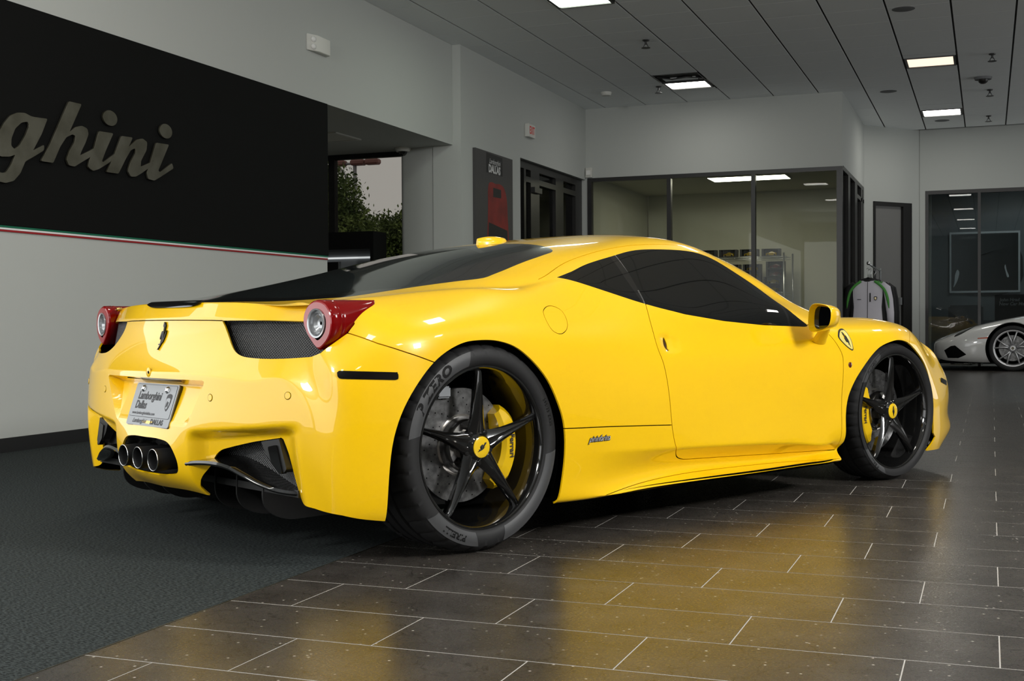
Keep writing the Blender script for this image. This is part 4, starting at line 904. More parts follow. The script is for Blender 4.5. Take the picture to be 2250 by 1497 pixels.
def make_wheel(R, W, rear):
    """axle along y, outer face towards -y, y=0 is the rim lip plane"""
    root = empty('wheel')
    T = W
    prof = [(.270, .012), (.2775, -.002), (.284, -.009), (.296, -.0135), (.310, -.014), (R-.022, -.009), (R-.012, .003), (R-.004, .018), (R, .040)]
    for g_ in (.30, .50, .70):
        c = T*g_; prof += [(R+.0005, c-.009), (R-.007, c-.0075), (R-.007, c+.0075), (R+.0005, c+.009)]
    prof += [(R, T-.05), (R-.006, T-.03), (R-.02, T-.014), (R-.05, T-.004), (.29, T-.004), (.270, T-.02)]
    seg = 216; bm = bmesh.new(); rings = []
    for (r, t) in prof:
        ring = []
        for k in range(seg):
            a = 2*PI*k/seg; rr = r
            if .0 < t < T*.27 and r > R-.013 and k % 6 == 0: rr = r-.0045
            if T*.73 < t and r > R-.013 and k % 6 == 3: rr = r-.0045
            tw = a+(.03 if t > T*.2 else 0)
            ring.append(bm.verts.new((rr*math.cos(tw), t, rr*math.sin(tw))))
        rings.append(ring)
    for a, b in zip(rings[:-1], rings[1:]):
        for k in range(seg): bm.faces.new((a[k], a[(k+1) % seg], b[(k+1) % seg], b[k]))
    tyre = bmobj('tyre', bm, 'tyre', root, smooth=38)
    # light-grey sidewall patches with the lettering
    def side(rad0, ang0):
        def fn(u, v, d):
            rad = rad0+v; a = ang0-u/rad0
            s_ = np.interp(rad, [.270, .2775, .284, .296, .310, R-.022, R-.012], [.012, -.002, -.009, -.0135, -.014, -.009, .003])
            return (rad*math.cos(a), s_-d-.0008, rad*math.sin(a))
        return fn
    def patch(a0, a1, r0, r1, slant=.06):
        bm = bmesh.new(); n = 36; f0 = side(.30, 0)
        rr = np.linspace(r0, r1, 7); G_ = []
        for i in range(n+1):
            row = []
            for j, r_ in enumerate(rr):
                a = a0+(a1-a0)*i/n+slant*(j/6-.5)*(1 if i > n/2 else -1)
                p = f0(0, r_-.30, .0004); s_ = p[1]
                row.append(bm.verts.new((r_*math.cos(a), s_, r_*math.sin(a))))
            G_.append(row)
        for i in range(n):
            for j in range(6): bm.faces.new((G_[i][j], G_[i+1][j], G_[i+1][j+1], G_[i][j+1]))
        return bmobj('sidewall_band', bm, 'tyre_band', tyre, smooth=60)
    D = math.radians
    rt = .309
    if rear:
        patch(D(103), D(170), .284, R-.022); patch(D(-75), D(-7), .284, R-.022); patch(D(222), D(262), .284, R-.022)
        text_on('tyre_lettering', 'P ZERO', .042, 'tyre_text', tyre, side(rt, D(138)), .0011, .25, 1.1, .0022, 1.3)
        text_on('tyre_lettering', '295/35 ZR20', .018, 'tyre_text', tyre, side(rt, D(20)), .0011, 0, 1.1)
        text_on('tyre_lettering', 'PIRELLI', .028, 'tyre_text', tyre, side(rt, D(243)), .0011, 0, 1.0, .0012, 1.2)
    else:
        patch(D(118), D(150), .282, R-.018); patch(D(214), D(250), .282, R-.018)
        text_on('tyre_lettering', 'P ZERO', .026, 'tyre_text', tyre, side(.30, D(134)), .0011, .25, 1.0, .001)
        text_on('tyre_lettering', 'PIRELLI', .026, 'tyre_text', tyre, side(.30, D(232)), .0011, 0, 1.0, .001)
    # rim
    bm = bmesh.new()
    lathe(bm, [(.277, .010), (.2785, .001), (.276, -.003), (.270, -.003), (.266, .002), (.263, .014), (.258, .026), (.254, .05), (.246, .09), (.233, .14), (.231, .19), (.236, .24), (.248, T-.03), (.262, T-.02)], 128)
    rim = bmobj('rim', bm, 'gloss_black', root, smooth=40)
    # spokes
    st = [(.020, .034, .020), (.050, .040, .018), (.075, .033, .014), (.115, .0245, .009), (.165, .018, .005), (.220, .0135, .003), (.252, .0115, .004), (.264, .013, .010)]
    for s in range(5):
        a0 = D(90+72*s+2); bm = bmesh.new(); secs = []
        ux, uz = math.cos(a0), math.sin(a0)
        for (r, hw, y) in st:
            P_ = [(-hw, y+.016), (-hw*.72, y+.006), (-hw*.34, y), (-hw*.12, y+.0035), (hw*.12, y+.0035), (hw*.34, y), (hw*.72, y+.006), (hw, y+.016), (hw*.7, y+.036), (-hw*.7, y+.036)]
            secs.append([bm.verts.new((r*ux-p*uz, yy, r*uz+p*ux)) for p, yy in P_])
        for A, B in zip(secs[:-1], secs[1:]):
            for k in range(10): bm.faces.new((A[k], A[(k+1) % 10], B[(k+1) % 10], B[k]))
        bm.faces.new(secs[-1]); bm.faces.new(list(reversed(secs[0])))
        bmobj('spoke', bm, 'gloss_black', root, smooth=28)
    bm = bmesh.new(); lathe(bm, [(.0, .075), (.066, .07), (.070, .045), (.062, .030), (.050, .024), (.042, .013), (.039, .010), (.037, .0125), (.0, .0125)], 60)
    bmobj('hub', bm, 'gloss_black', root, smooth=35)
    for s in range(5):
        a0 = D(90+36+72*s+2); bm = bmesh.new()
        lathe(bm, [(0, .012), (.006, .012), (.010, .016), (.0105, .032)], 12); bmesh.ops.translate(bm, verts=bm.verts, vec=(.054*math.cos(a0), .010, .054*math.sin(a0)))
        bmobj('wheel_bolt', bm, 'gloss_black', root, smooth=40)
    bm = bmesh.new(); lathe(bm, [(.0362, .013), (.0358, .0100), (.033, .0085), (.018, .0078), (.0, .0076)], 48)
    cap = bmobj('centre_cap', bm, 'badge_yellow', root, smooth=40)
    ca = D(-38 if rear else 15); cc, cs_ = math.cos(ca), math.sin(ca)
    flat_mesh('cap_horse', [(u*.047, v*.047) for u, v in HORSE], 'ink', cap, lambda u, v, d: (u*cc-v*cs_, .0076-d, u*cs_+v*cc), .0012)
    # brake disc, hat, caliper
    dr = .196 if rear else .199
    bm = bmesh.new(); lathe(bm, [(.105, .125), (.105, .118), (dr, .118), (dr, .146), (.105, .146)], 96)
    disc = bmobj('brake_disc', bm, 'disc', root, smooth=30)
    bm = bmesh.new()
    for k in range(60):
        rr = [.118, .140, .162, .182][k % 4]; a = 2*PI*k/60+(k % 4)*.02
        vs_ = [bm.verts.new((rr*math.cos(a)+.0028*math.cos(j), .1174, rr*math.sin(a)+.0028*math.sin(j))) for j in np.linspace(0, 2*PI, 7)[:-1]]
        bm.faces.new(vs_)
    tag(bmobj('drill_holes', bm, 'under_black', disc), kind='stuff')
    bm = bmesh.new(); lathe(bm, [(.055, .065), (.088, .072), (.097, .085), (.101, .117), (.107, .1165), (.107, .125)], 64)
    bmobj('disc_hat', bm, 'hat', root, smooth=35)
    sx = 1 if rear else -1
    bm = bmesh.new(); ring = []
    n = 16; a0, a1 = D(-52), D(40)
    for i in range(n+1):
        a = a0+(a1-a0)*i/n; e = min(i, n-i)/3; e = min(1, e)
        ri, ro = .138+.02*(1-e), .216-.012*(1-e)**2; y0 = (.052 if rear else .040)+.02*(1-e); y1 = .165
        sec = [(ri, y0+.010), (ri+.016, y0), (ro-.018, y0+.004), (ro, y0+.024), (ro, y1), (ri, y1)]
        ring.append([bm.verts.new((sx*r_*math.cos(a), y_, r_*math.sin(a))) for r_, y_ in sec])
    for A, B in zip(ring[:-1], ring[1:]):
        for k in range(6): bm.faces.new((A[k], A[(k+1) % 6], B[(k+1) % 6], B[k]))
    bm.faces.new(ring[0]); bm.faces.new(list(reversed(ring[-1])))
    cal = bmobj('caliper', bm, 'caliper', root, smooth=30)
    yf = .052 if rear else .040
    text_on('caliper_lettering', 'Ferrari', .030, 'ink', cal, lambda u, v, d: (sx*.178+v, yf-d+.002, -u-.01), .003, 0, 1.0, .0008)
    if rear:
        bm = bmesh.new(); bx(bm, -.115, -.055, .10, .16, .165, .205); bmesh.ops.bevel(bm, geom=bm.edges[:], offset=.006, segments=2, affect='EDGES')
        bmobj('parking_caliper', bm, 'silver_plate', root, smooth=40)
    return root
wr = make_wheel(.352, .285, True); wf = make_wheel(.331, .235, False)
for wproto, x, yl, z in ((wr, 0.0, -.925, .352), (wf, 2.65, -.912, .331)):
    wproto.parent = car; wproto.location = (x, yl, z)
    st_ = 0.0 if x < 1 else math.radians(-3.5)
    wproto.rotation_euler = (0, 0, st_)
    c = copy_tree(wproto, car); c.location = (x, -yl, z); c.rotation_euler = (0, 0, PI+st_)

# ---- wheel wells, floor pan ------------------------------------------------------
for cx_, cz_, rr_ in ((-.03, .325, .395), (2.585, .285, .40)):
    for s in (-1, 1):
        bm = bmesh.new(); A, B = [], []
        for k in range(25):
            a = PI*(-.12+1.24*k/24); A.append(bm.verts.new((cx_+rr_*math.cos(a), s*.915, cz_+rr_*math.sin(a)))); B.append(bm.verts.new((cx_+rr_*math.cos(a), s*.50, cz_+rr_*math.sin(a))))
        for k in range(24): bm.faces.new((A[k], A[k+1], B[k+1], B[k]))
        bm.faces.new(B)
        bmobj('wheel_well', bm, 'under_black', car)
bm = bmesh.new()
prism(bm, [(-.45, .20), (.30, .135), (2.2, .13), (2.95, .15), (3.3, .125), (3.3, .19), (2.3, .24), (.3, .24), (-.45, .26)], 'y', -.56, .56)
bx(bm, .40, 2.12, -.84, .84, .131, .20)
bmobj('floor_pan', bm, 'under_black', car)
# ---- rear end details --------------------------------------------------------------
mat('red_lens', (.17, .0004, .001), .10, 0, .0, .35); mat('red_face', (.30, .016, .02), .15, 0, .6); mat('clear_lens', (.42, .43, .44), .2, .6, .4)
mesh_m = mat('mesh_black', (.01, .01, .01), .35, 0, 0, .5)
n, l, b = nodes(mesh_m)
tc = n.new('ShaderNodeTexCoord'); sp = n.new('ShaderNodeSeparateXYZ'); l.new(tc.outputs['Object'], sp.inputs[0])
def mth(op, a, bb=None):
    k = n.new('ShaderNodeMath'); k.operation = op
    for i, v in enumerate((a, bb)):
        if v is None: continue
        if isinstance(v, (int, float)): k.inputs[i].default_value = v
        else: l.new(v, k.inputs[i])
    return k.outputs[0]
u_ = mth('ADD', sp.outputs['Y'], sp.outputs['Z']); v_ = mth('SUBTRACT', sp.outputs['Y'], sp.outputs['Z'])
hgt = mth('MULTIPLY', mth('ABSOLUTE', mth('SINE', mth('MULTIPLY', u_, 320))), mth('ABSOLUTE', mth('SINE', mth('MULTIPLY', v_, 320))))
wire = mth('LESS_THAN', hgt, .32)
mx = n.new('ShaderNodeMix'); mx.data_type = 'RGBA'; l.new(wire, mx.inputs['Factor']); mx.inputs['A'].default_value = (.002, .002, .002, 1); mx.inputs['B'].default_value = (.11, .11, .11, 1)
l.new(mx.outputs['Result'], b.inputs['Base Color']); l.new(mth('MULTIPLY', wire, .25), b.inputs['Metallic'])
bp = n.new('ShaderNodeBump'); bp.inputs['Strength'].default_value = 1.0; bp.inputs['Distance'].default_value = .002; bp.invert = True; l.new(hgt, bp.inputs['Height']); l.new(bp.outputs[0], b.inputs['Normal'])

LAMP = crv([(0, .078), (.043, .066), (.069, .036), (.0745, 0), (.064, -.036), (.038, -.064), (.004, -.080), (-.030, -.056), (-.058, -.024), (-.0725, .008), (-.066, .042), (-.040, .068)], 5, True)
def fill_ring(bm, A): return bm.faces.new(A)
for s in (-1, 1):      # s=-1 is the car's right side
    root = empty('tail_lamp', parent=car)
    root.location = (-.556, s*.772, .769)
    fo = math.radians(5)      # the face is turned outwards a little
    def LP(a, bb, d):          # a outward, b up, d forward into the body
        return (d*math.cos(fo)+a*math.sin(fo), s*(a*math.cos(fo)-d*math.sin(fo)*.0), bb)
    bm = bmesh.new(); rings = []
    secs = [(.94, -.002), (1.0, .004), (1.015, .030), (.985, .034), (.985, .037), (1.01, .040)]
    for k_, d in secs: rings.append([bm.verts.new(LP(a*k_, bb*k_, d)) for a, bb in LAMP])
    for i in range(1, 15):
        q = i/14; k_ = 1.01*(1-q)**.58 + .010; zc_ = .0775*(1-k_)
        rings.append([bm.verts.new(Vector(LP(a*k_, bb*k_+zc_, .040+.155*q))+Vector((0, s*.034*q, 0))) for a, bb in LAMP])
    for A, B in zip(rings[:-1], rings[1:]):
        for k in range(len(A)): bm.faces.new((A[k], A[(k+1) % len(A)], B[(k+1) % len(A)], B[k]))
    bm.faces.new(rings[-1])
    bmobj('lens_housing', bm, 'red_lens', root, smooth=35)
    bm = bmesh.new(); rr = [[bm.verts.new(LP(a*k_, bb*k_, d)) for a, bb in LAMP] for k_, d in ((.945, -.002), (.90, -.0045), (.62, -.005))]
    for A, B in zip(rr[:-1], rr[1:]):
        for k in range(len(A)): bm.faces.new((A[k], A[(k+1) % len(A)], B[(k+1) % len(A)], B[k]))
    bmobj('face_ring', bm, 'red_face', root, smooth=30)
    bm = bmesh.new()
    for (ra, da), (rb, db) in zip([(.047, -.0052), (.0465, -.009), (.041, -.0075), (.040, .002), (.034, -.006), (.031, .004), (.026, .002), (.016, .010), (.006, .012)][:-1], [(.0465, -.009), (.041, -.0075), (.040, .002), (.034, -.006), (.031, .004), (.026, .002), (.016, .010), (.006, .012), (.0005, .0125)]):
        A = [bm.verts.new(LP(ra*.92*math.cos(t), ra*math.sin(t)+.004, da)) for t in np.linspace(0, 2*PI, 41)[:-1]]; B = [bm.verts.new(LP(rb*.92*math.cos(t), rb*math.sin(t)+.004, db)) for t in np.linspace(0, 2*PI, 41)[:-1]]
        for k in range(40): bm.faces.new((A[k], A[(k+1) % 40], B[(k+1) % 40], B[k]))
    bmesh.ops.remove_doubles(bm, verts=bm.verts, dist=1e-5)
    bmobj('clear_reflector', bm, 'clear_lens', root, smooth=25)
    # upper grille
    bm = bmesh.new(); ws_ = np.linspace(.325, .83, 30); zs_ = np.linspace(.652, .80, 10)
    G_ = [[bm.verts.new((np.interp(w_, [0, .3, .45, .6, .73, .83], [-.684, -.668, -.645, -.612, -.555, -.50])+.035-.18*(.735-z_)+.012*math.exp(-((w_-.60)/.05)**2), s*w_, z_)) for z_ in zs_] for w_ in ws_]
    for i in range(29):
        for j in range(9): bm.faces.new((G_[i][j], G_[i+1][j], G_[i+1][j+1], G_[i][j+1]))
    bmobj('upper_grille', bm, 'mesh_black', car, smooth=60)
    bm = bmesh.new(); prism(bm, [(.34, .65), (.80, .65), (.80, .80), (.34, .80)], 'x', -.46, -.43)
    for v in bm.verts: v.co.y *= s
    bmobj('grille_backing', bm, 'under_black', car)
    # lower vent mesh
    bm = bmesh.new(); ws_ = np.linspace(.285, .745, 26); zs_ = np.linspace(0, 1, 12)
    G_ = [[bm.verts.new((-.628+.05*((w_-.3)/.4)**2-.02*math.exp(-((w_-.47)/.10)**2)+.10*(.41-z_)+.03*math.sin((w_-.3)*9), s*w_, z_)) for z_ in (np.interp(w_, [.28, .45, .55, .65, .75], [.313, .302, .266, .238, .228])*(1-q_)+.415*q_ for q_ in zs_)] for w_ in ws_]
    for i in range(25):
        for j in range(11): bm.faces.new((G_[i][j], G_[i+1][j], G_[i+1][j+1], G_[i][j+1]))
    bmobj('lower_vent_mesh', bm, 'mesh_black', car, smooth=60)
    # reflector panel at the outer top corner of the vent
    bm = bmesh.new(); pl = rounded([(.562, .392), (.655, .406), (.692, .312), (.676, .298), (.628, .318), (.590, .350)], .006, 3)
    prism(bm, pl, 'x', -.634, -.60)
    for v in bm.verts: v.co.x += .10*(v.co.y-.6); v.co.y *= s
    pan = bmobj('vent_panel', bm, 'satin_black', car)
    bm = bmesh.new(); prism(bm, rounded([(.603, .378), (.647, .387), (.676, .298), (.664, .294), (.622, .325)], .007, 3), 'x', -.639, -.62)
    for v in bm.verts: v.co.x += .10*(v.co.y-.6); v.co.y *= s
    bmobj('reflector', bm, 'gloss_black', pan)
    # winglet sweeping over the diffuser
    path = crv([(-.738, .250, .303), (-.728, .30, .309), (-.715, .38, .312), (-.70, .45, .305), (-.685, .52, .284), (-.663, .59, .258), (-.635, .66, .240), (-.605, .705, .234), (-.56, .735, .230)], 5)
    bm = bmesh.new(); R_ = []
    for x, w_, z_ in path: R_.append([bm.verts.new((x+dx, s*w_, z_+dz)) for dx, dz in ((-.006, 0), (0, .008), (.02, .010), (.12, .022), (.12, .0), (.02, -.008), (0, -.007))])
    for A, B in zip(R_[:-1], R_[1:]):
        for k in range(7): bm.faces.new((A[k], A[(k+1) % 7], B[(k+1) % 7], B[k]))
    bm.faces.new(R_[0]); bm.faces.new(list(reversed(R_[-1])))
    bmobj('winglet', bm, 'gloss_black', car, smooth=45)
    for wf_ in (.20, .345, .51):
        bm = bmesh.new(); prism(bm, rounded([(-.60, .30), (-.605, .165), (-.52, .118), (.05, .122), (.05, .22)], [.01, .06, .06, .01, .01], 6), 'y', s*(wf_-.004), s*(wf_+.004))
        bmobj('diffuser_fin', bm, 'satin_black', car, smooth=30)
    # parking sensors
    for w_, z_ in ((.394, .531), (.727, .547)):
        p, nn = on_rear(s*w_, z_); bm = bmesh.new(); lathe(bm, [(.011, .003), (.0112, -.001), (.010, -.002), (.0, -.002)], 24, 'x')
        o = bmobj('parking_sensor', bm, 'paint_yellow', car, smooth=40); o.location = p
        o.rotation_euler = Vector((-1, 0, 0)).rotation_difference(Vector(nn)).to_euler()
        bm = bmesh.new(); lathe(bm, [(.0124, .003), (.0126, -.0006), (.0113, -.0006), (.0113, .003)], 24, 'x')
        o2 = bmobj('sensor_gap', bm, 'under_black', o)
bm = bmesh.new(); prism(bm, [(-.60, .222), (-.60, .245), (.0, .20), (.0, .14), (-.30, .155)], 'y', -.72, .72)
bmobj('diffuser', bm, 'satin_black', car)
# exhaust niche, three pipes
bm = bmesh.new(); A = [bm.verts.new((-.765+.006, y_, z_)) for y_, z_ in EXH]; B = [bm.verts.new((-.64, y_*.9, .315+(z_-.315)*.85)) for y_, z_ in EXH]
A = []
for y_, z_ in EXH:
    p, _ = on_rear(y_ if abs(y_) > 1e-4 else -.001, z_); A.append(bm.verts.new((p.x+.004, y_, z_)))
for k in range(len(EXH)): bm.faces.new((A[k], A[(k+1) % len(A)], B[(k+1) % len(A)], B[k]))
bm.faces.new(B)
bmesh.ops.delete(bm, geom=[v for v in bm.verts if not v.link_faces], context='VERTS')
bmobj('exhaust_surround', bm, 'mesh_black', car, smooth=40)
mat('pipe_dark', (.015, .015, .016), .55, .3)
for y_ in (.111, 0, -.113):
    bm = bmesh.new(); lathe(bm, [(.0375, .12), (.038, .006), (.0385, .0), (.0365, -.002), (.0345, .001), (.033, .012), (.032, .10), (.0, .10)], 48, 'x')
    pp = bmobj('exhaust_pipe', bm, 'pipe_dark', car, smooth=40); pp.location = (-.788, y_, .309)
    bm = bmesh.new(); tube(bm, [(-.001, .0368*math.cos(t), .0368*math.sin(t)) for t in np.linspace(0, 2*PI, 49)[:-1]], .0018, 6, True)
    bmobj('pipe_rim', bm, 'chrome', pp)
    bm = bmesh.new(); lathe(bm, [(.0325, .03), (.0, .03)], 32, 'x'); bmobj('pipe_bore', bm, 'under_black', pp)
# third brake lamp in the lip
bm = bmesh.new(); Ls = []
for t in np.linspace(-.19, .19, 21):
    e = 1-(abs(t)/.19)**6*.6; xx = -.645+.17*t*t
    Ls.append([bm.verts.new((xx+dx, t, z_)) for dx, z_ in ((-.016, .852-.021*e), (-.0085, .849), (.003, .8535), (.032, .8560))])
for A, B in zip(Ls[:-1], Ls[1:]):
    for k in range(3): bm.faces.new((A[k], A[k+1], B[k+1], B[k]))
bmobj('brake_light_bar', bm, 'gloss_black', car, smooth=50)
# licence plate
PC = Vector((-.7285, 0, .489)); PV = Vector((.049, 0, .146)).normalized(); PN = Vector((-PV.z, 0, PV.x))
def plate_fn(cu=0, cv=0):
    return lambda u, v, d: PC+Vector((0, -(u+cu), 0))+PV*(v+cv)+PN*d
plate = empty('licence_plate', parent=car)
def plate_slab(name, u0, u1, v0, v1, d0, d1, r, material):
    bm = bmesh.new(); pl = rounded([(u0, v0), (u1, v0), (u1, v1), (u0, v1)], r, 4); f = plate_fn()
    A = [bm.verts.new(f(u, v, d1)) for u, v in pl]; B = [bm.verts.new(f(u, v, d0)) for u, v in pl]
    bm.faces.new(A); bm.faces.new(list(reversed(B)))
    for k in range(len(pl)): bm.faces.new((A[k], B[k], B[(k+1) % len(pl)], A[(k+1) % len(pl)]))
    return bmobj(name, bm, material, plate)
plate_slab('plate_backing', -.158, .158, -.078, .078, -.012, .000, .010, 'gloss_black')
plate_slab('plate_frame', -.157, .157, -.077, .077, .000, .004, .010, 'silver_plate')
plate_slab('plate_edge', -.1485, .1485, -.0465, .0725, .003, .0045, .008, 'ink')
plate_slab('plate_face', -.147, .147, -.045, .071, .003, .0052, .008, 'silver_plate')
text_on('plate_lettering', 'Lamborghini', .040, 'ink', plate, plate_fn(-.032, .030), .006, .12, .98, .0012, .88)
text_on('plate_lettering', 'Dallas', .040, 'ink', plate, plate_fn(-.080, -.004), .006, .12, .98, .0012, .88)
text_on('plate_lettering', 'www.lamborghinidallas.com', .015, 'ink', plate, plate_fn(-.045, -.033), .006, 0, 1.0, .0002)
text_on('plate_lettering', 'Lamborghini', .022, 'ink', plate, plate_fn(-.062, -.061), .0052, .45, .92, .0002)
text_on('plate_lettering', 'DALLAS', .026, 'ink', plate, plate_fn(.068, -.061), .0052, 0, 1.0, .0008)
CREST = crv([(-.5, .38), (0, .5), (.5, .38), (.46, 0), (.3, -.32), (0, -.5), (-.3, -.32), (-.46, 0)], 4, True)
flat_mesh('plate_crest', [(u*.036, v*.062) for u, v in CREST], 'ink', plate, plate_fn(.112, .012), .0062)
flat_mesh('plate_crest_face', [(u*.028, v*.040-.004) for u, v in CREST], 'silver_plate', plate, plate_fn(.112, .012), .0070)
flat_mesh('plate_crest_mark', [(u*.016, v*.022-.006) for u, v in [(-.5, -.5), (-.45, .1), (-.2, .5), (.1, .3), (.5, .35), (.3, 0), (.45, -.5), (.1, -.2), (-.2, -.5)]], 'ink', plate, plate_fn(.112, .012), .0078)
for u_0 in (-.092, .085):
    bm = bmesh.new(); lathe(bm, [(.011, 0), (.0105, .006), (.006, .009), (0, .0095)], 6, 'z'); lathe(bm, [(.0125, -.002), (.0125, .002), (.011, .003)], 20, 'z')
    o = bmobj('plate_bolt', bm, 'chrome', plate); o.location = plate_fn()(u_0, .056, .005); o.rotation_euler = Vector((0, 0, 1)).rotation_difference(PN).to_euler()
# rear camera button, plate lamp strip, horse emblem
p, nn = on_rear(-.003, .605)
bm = bmesh.new(); lathe(bm, [(.017, .002), (.0165, -.001), (.013, -.003), (.0, -.003)], 28, 'x'); o = bmobj('camera_button', bm, 'paint_yellow', car, smooth=40); o.location = p
bm = bmesh.new(); lathe(bm, [(.0055, .002), (.005, -.0015), (.0, -.0015)], 16, 'x'); o2 = bmobj('camera_lens', bm, 'under_black', o); o2.location = (-.003, -.007, 0)
box('plate_lamp_bar', -.728, -.70, -.20, .20, .578, .5845, 'under_black', car)  # bar kept near-black to give the shadow line under the ledge
p, nn = on_rear(-.002, .73)
def horse_fn(u, v, d):
    y_ = -u; pp, _ = on_rear(y_ if abs(y_) > 1e-4 else -1e-4, .731+v); return (pp.x-d*1.0, y_, .731+v)
bm = bmesh.new(); hp = [(u*.098, v*.098) for u, v in HORSE]
flat_mesh('horse_emblem', hp, mat('dark_chrome', (.03, .03, .032), .15, .9), car, horse_fn, .006)

# ---- side details ------------------------------------------------------------------
def side_fn(x0, z0, s=-1):
    def fn(u, v, d):
        pp, nn = on_side(x0+u, z0+v); q = pp+nn*(d if nn.y < 0 else -d)
        return (q.x, q.y*(-s), q.z)
    return fn
mat('shield_yellow', (.80, .68, .18), .3, 0, .8)
SH = crv([(-.5, .36), (-.25, .47), (.05, .5), (.35, .44), (.5, .36), (.45, .05), (.3, -.24), (.0, -.5), (-.25, -.28), (-.42, .0)], 4, True)
for s in (-1, 1):
    # the right-hand shield leans with the arch; u runs forward
    def tilt(sc): 
        a = math.radians(30); return [((u*sc*.074)*math.cos(a)-(v*sc*.106)*math.sin(a), (u*sc*.074)*math.sin(a)+(v*sc*.106)*math.cos(a)) for u, v in SH]
    f0 = side_fn(2.262, .677, s)
    sh = flat_mesh('shield_badge', [(u, v) for u, v in tilt(1.0)], 'ink', car, f0, .0025)
    flat_mesh('shield_face', [(u, v-.001) for u, v in tilt(.87)], 'shield_yellow', sh, f0, .0032)
    a = math.radians(30)
    flat_mesh('shield_horse', [((u*.9*.055)*math.cos(a)-(v*.074)*math.sin(a), (u*.9*.055)*math.sin(a)+(v*.074)*math.cos(a)+.004) for u, v in [(-p_[0], p_[1]) if s > 0 else p_ for p_ in HORSE]], 'ink', sh, f0, .0040)
    bm = bmesh.new(); lathe(bm, [(.013, .003), (.0128, -.002), (.010, -.004), (0, -.005)], 24, 'y')
    pp, nn = on_side(2.255, .565); o = bmobj('side_repeater', bm, mat('amber_dark', (.10, .012, .006), .1, 0, .8) if 'amber_dark' not in MAT else 'amber_dark', car, smooth=50); o.location = (pp.x, pp.y*(-s), pp.z)
    if s > 0: o.rotation_euler = (0, 0, PI)
    # front marker
    bm = bmesh.new(); P_ = []
    for x_ in np.linspace(3.17, 3.30, 8):
        pp, nn = on_side(x_, .462-.18*(x_-3.17)); P_.append([bm.verts.new((q.x, q.y*(-s), q.z)) for q in (pp+Vector((0, -.004, .012)), pp+Vector((0, -.004, -.012)))])
    for A, B in zip(P_[:-1], P_[1:]): bm.faces.new((A[0], A[1], B[1], B[0]))
    bmobj('front_marker_lamp', bm, 'smoked_lens', car)
    # mirror
    root = empty('door_mirror', parent=car)
    OUT = [(.930, .735), (.926, .775), (.935, .825), (.955, .8425), (1.00, .842), (1.045, .832), (1.062, .815), (1.062, .775), (1.050, .748), (1.02, .732), (.98, .722), (.945, .722)]
    OUT = crv(OUT, 3, True); cw, cz_ = 1.0, .785
    bm = bmesh.new(); R_ = []
    for k_, x_, sh_ in ((.80, 1.912, 0), (.92, 1.893, 0), (.97, 1.884, 0), (1.0, 1.886, 0), (1.01, 1.895, 0), (.99, 1.925, 0), (.90, 1.965, -.004), (.72, 1.998, -.008), (.45, 2.018, -.012), (.15, 2.026, -.015)):
        R_.append([bm.verts.new((x_-(w_-1.0)*.22, s*(cw+(w_-cw)*k_+sh_), cz_+(z_-cz_)*k_)) for w_, z_ in OUT])
    for A, B in zip(R_[:-1], R_[1:]):
        for k in range(len(A)): bm.faces.new((A[k], A[(k+1) % len(A)], B[(k+1) % len(A)], B[k]))
    bm.faces.new(R_[-1])
    bmobj('mirror_shell', bm, 'paint_yellow', root, smooth=50)
    bm = bmesh.new(); bm.faces.new([bm.verts.new((1.912-(w_-1.0)*.22, s*(cw+(w_-cw)*.82), cz_+(z_-cz_)*.82)) for w_, z_ in OUT])
    bmobj('mirror_glass', bm, mat('mirror_glass', (.05, .055, .055), .03, 1.0) if 'mirror_glass' not in MAT else 'mirror_glass', root)
    bm = bmesh.new(); R_ = []
    for q in np.linspace(0, 1, 7):
        c = Vector((2.065, .872, .672)).lerp(Vector((1.965, .985, .752)), q); wx, wz = .052-.024*q, .022-.006*q
        R_.append([bm.verts.new((c.x+wx*math.cos(t), s*(c.y+.012*math.sin(t)*(1-q)), c.z+wz*math.sin(t)-.25*wx*math.cos(t))) for t in np.linspace(0, 2*PI, 17)[:-1]])
    for A, B in zip(R_[:-1], R_[1:]):
        for k in range(16): bm.faces.new((A[k], A[(k+1) % 16], B[(k+1) % 16], B[k]))
    bmobj('mirror_stalk', bm, 'paint_yellow', root, smooth=60)
    # script on the flank
    text_on('flank_script', 'pininfarina', .030, 'ink', car, side_fn(.535, .347, s) if s < 0 else (lambda f: (lambda u, v, d: f(-u, v, d)))(side_fn(.535, .347, s)), .003, .5, .95, .0016)
    text_on('flank_script', 'pininfarina', .030, 'flag_white', car, side_fn(.535, .347, s) if s < 0 else (lambda f: (lambda u, v, d: f(-u, v, d)))(side_fn(.535, .347, s)), .004, .5, .95, -.0006)
# roof aerial
bm = bmesh.new(); R_ = []
for q in np.linspace(0, 1, 13):
    hw = .030*math.sin(PI*min(max(q, .02), .98))**.5; hh = .034*(math.sin(PI*min(q*.55+.10, 1))**.8)*(1 if q > .08 else q/.08+.05)
    x_ = .955-.17*q; zb = on_top(x_, -.001).z-.004
    R_.append([bm.verts.new((x_, hw*math.cos(t), zb+hh*math.sin(t))) for t in np.linspace(0, PI, 13)])
for A, B in zip(R_[:-1], R_[1:]):
    for k in range(12): bm.faces.new((A[k], A[k+1], B[k+1], B[k]))
bm.faces.new(R_[-1]); bm.faces.new(list(reversed(R_[0])))
bmobj('roof_aerial', bm, 'paint_yellow', car, smooth=50)
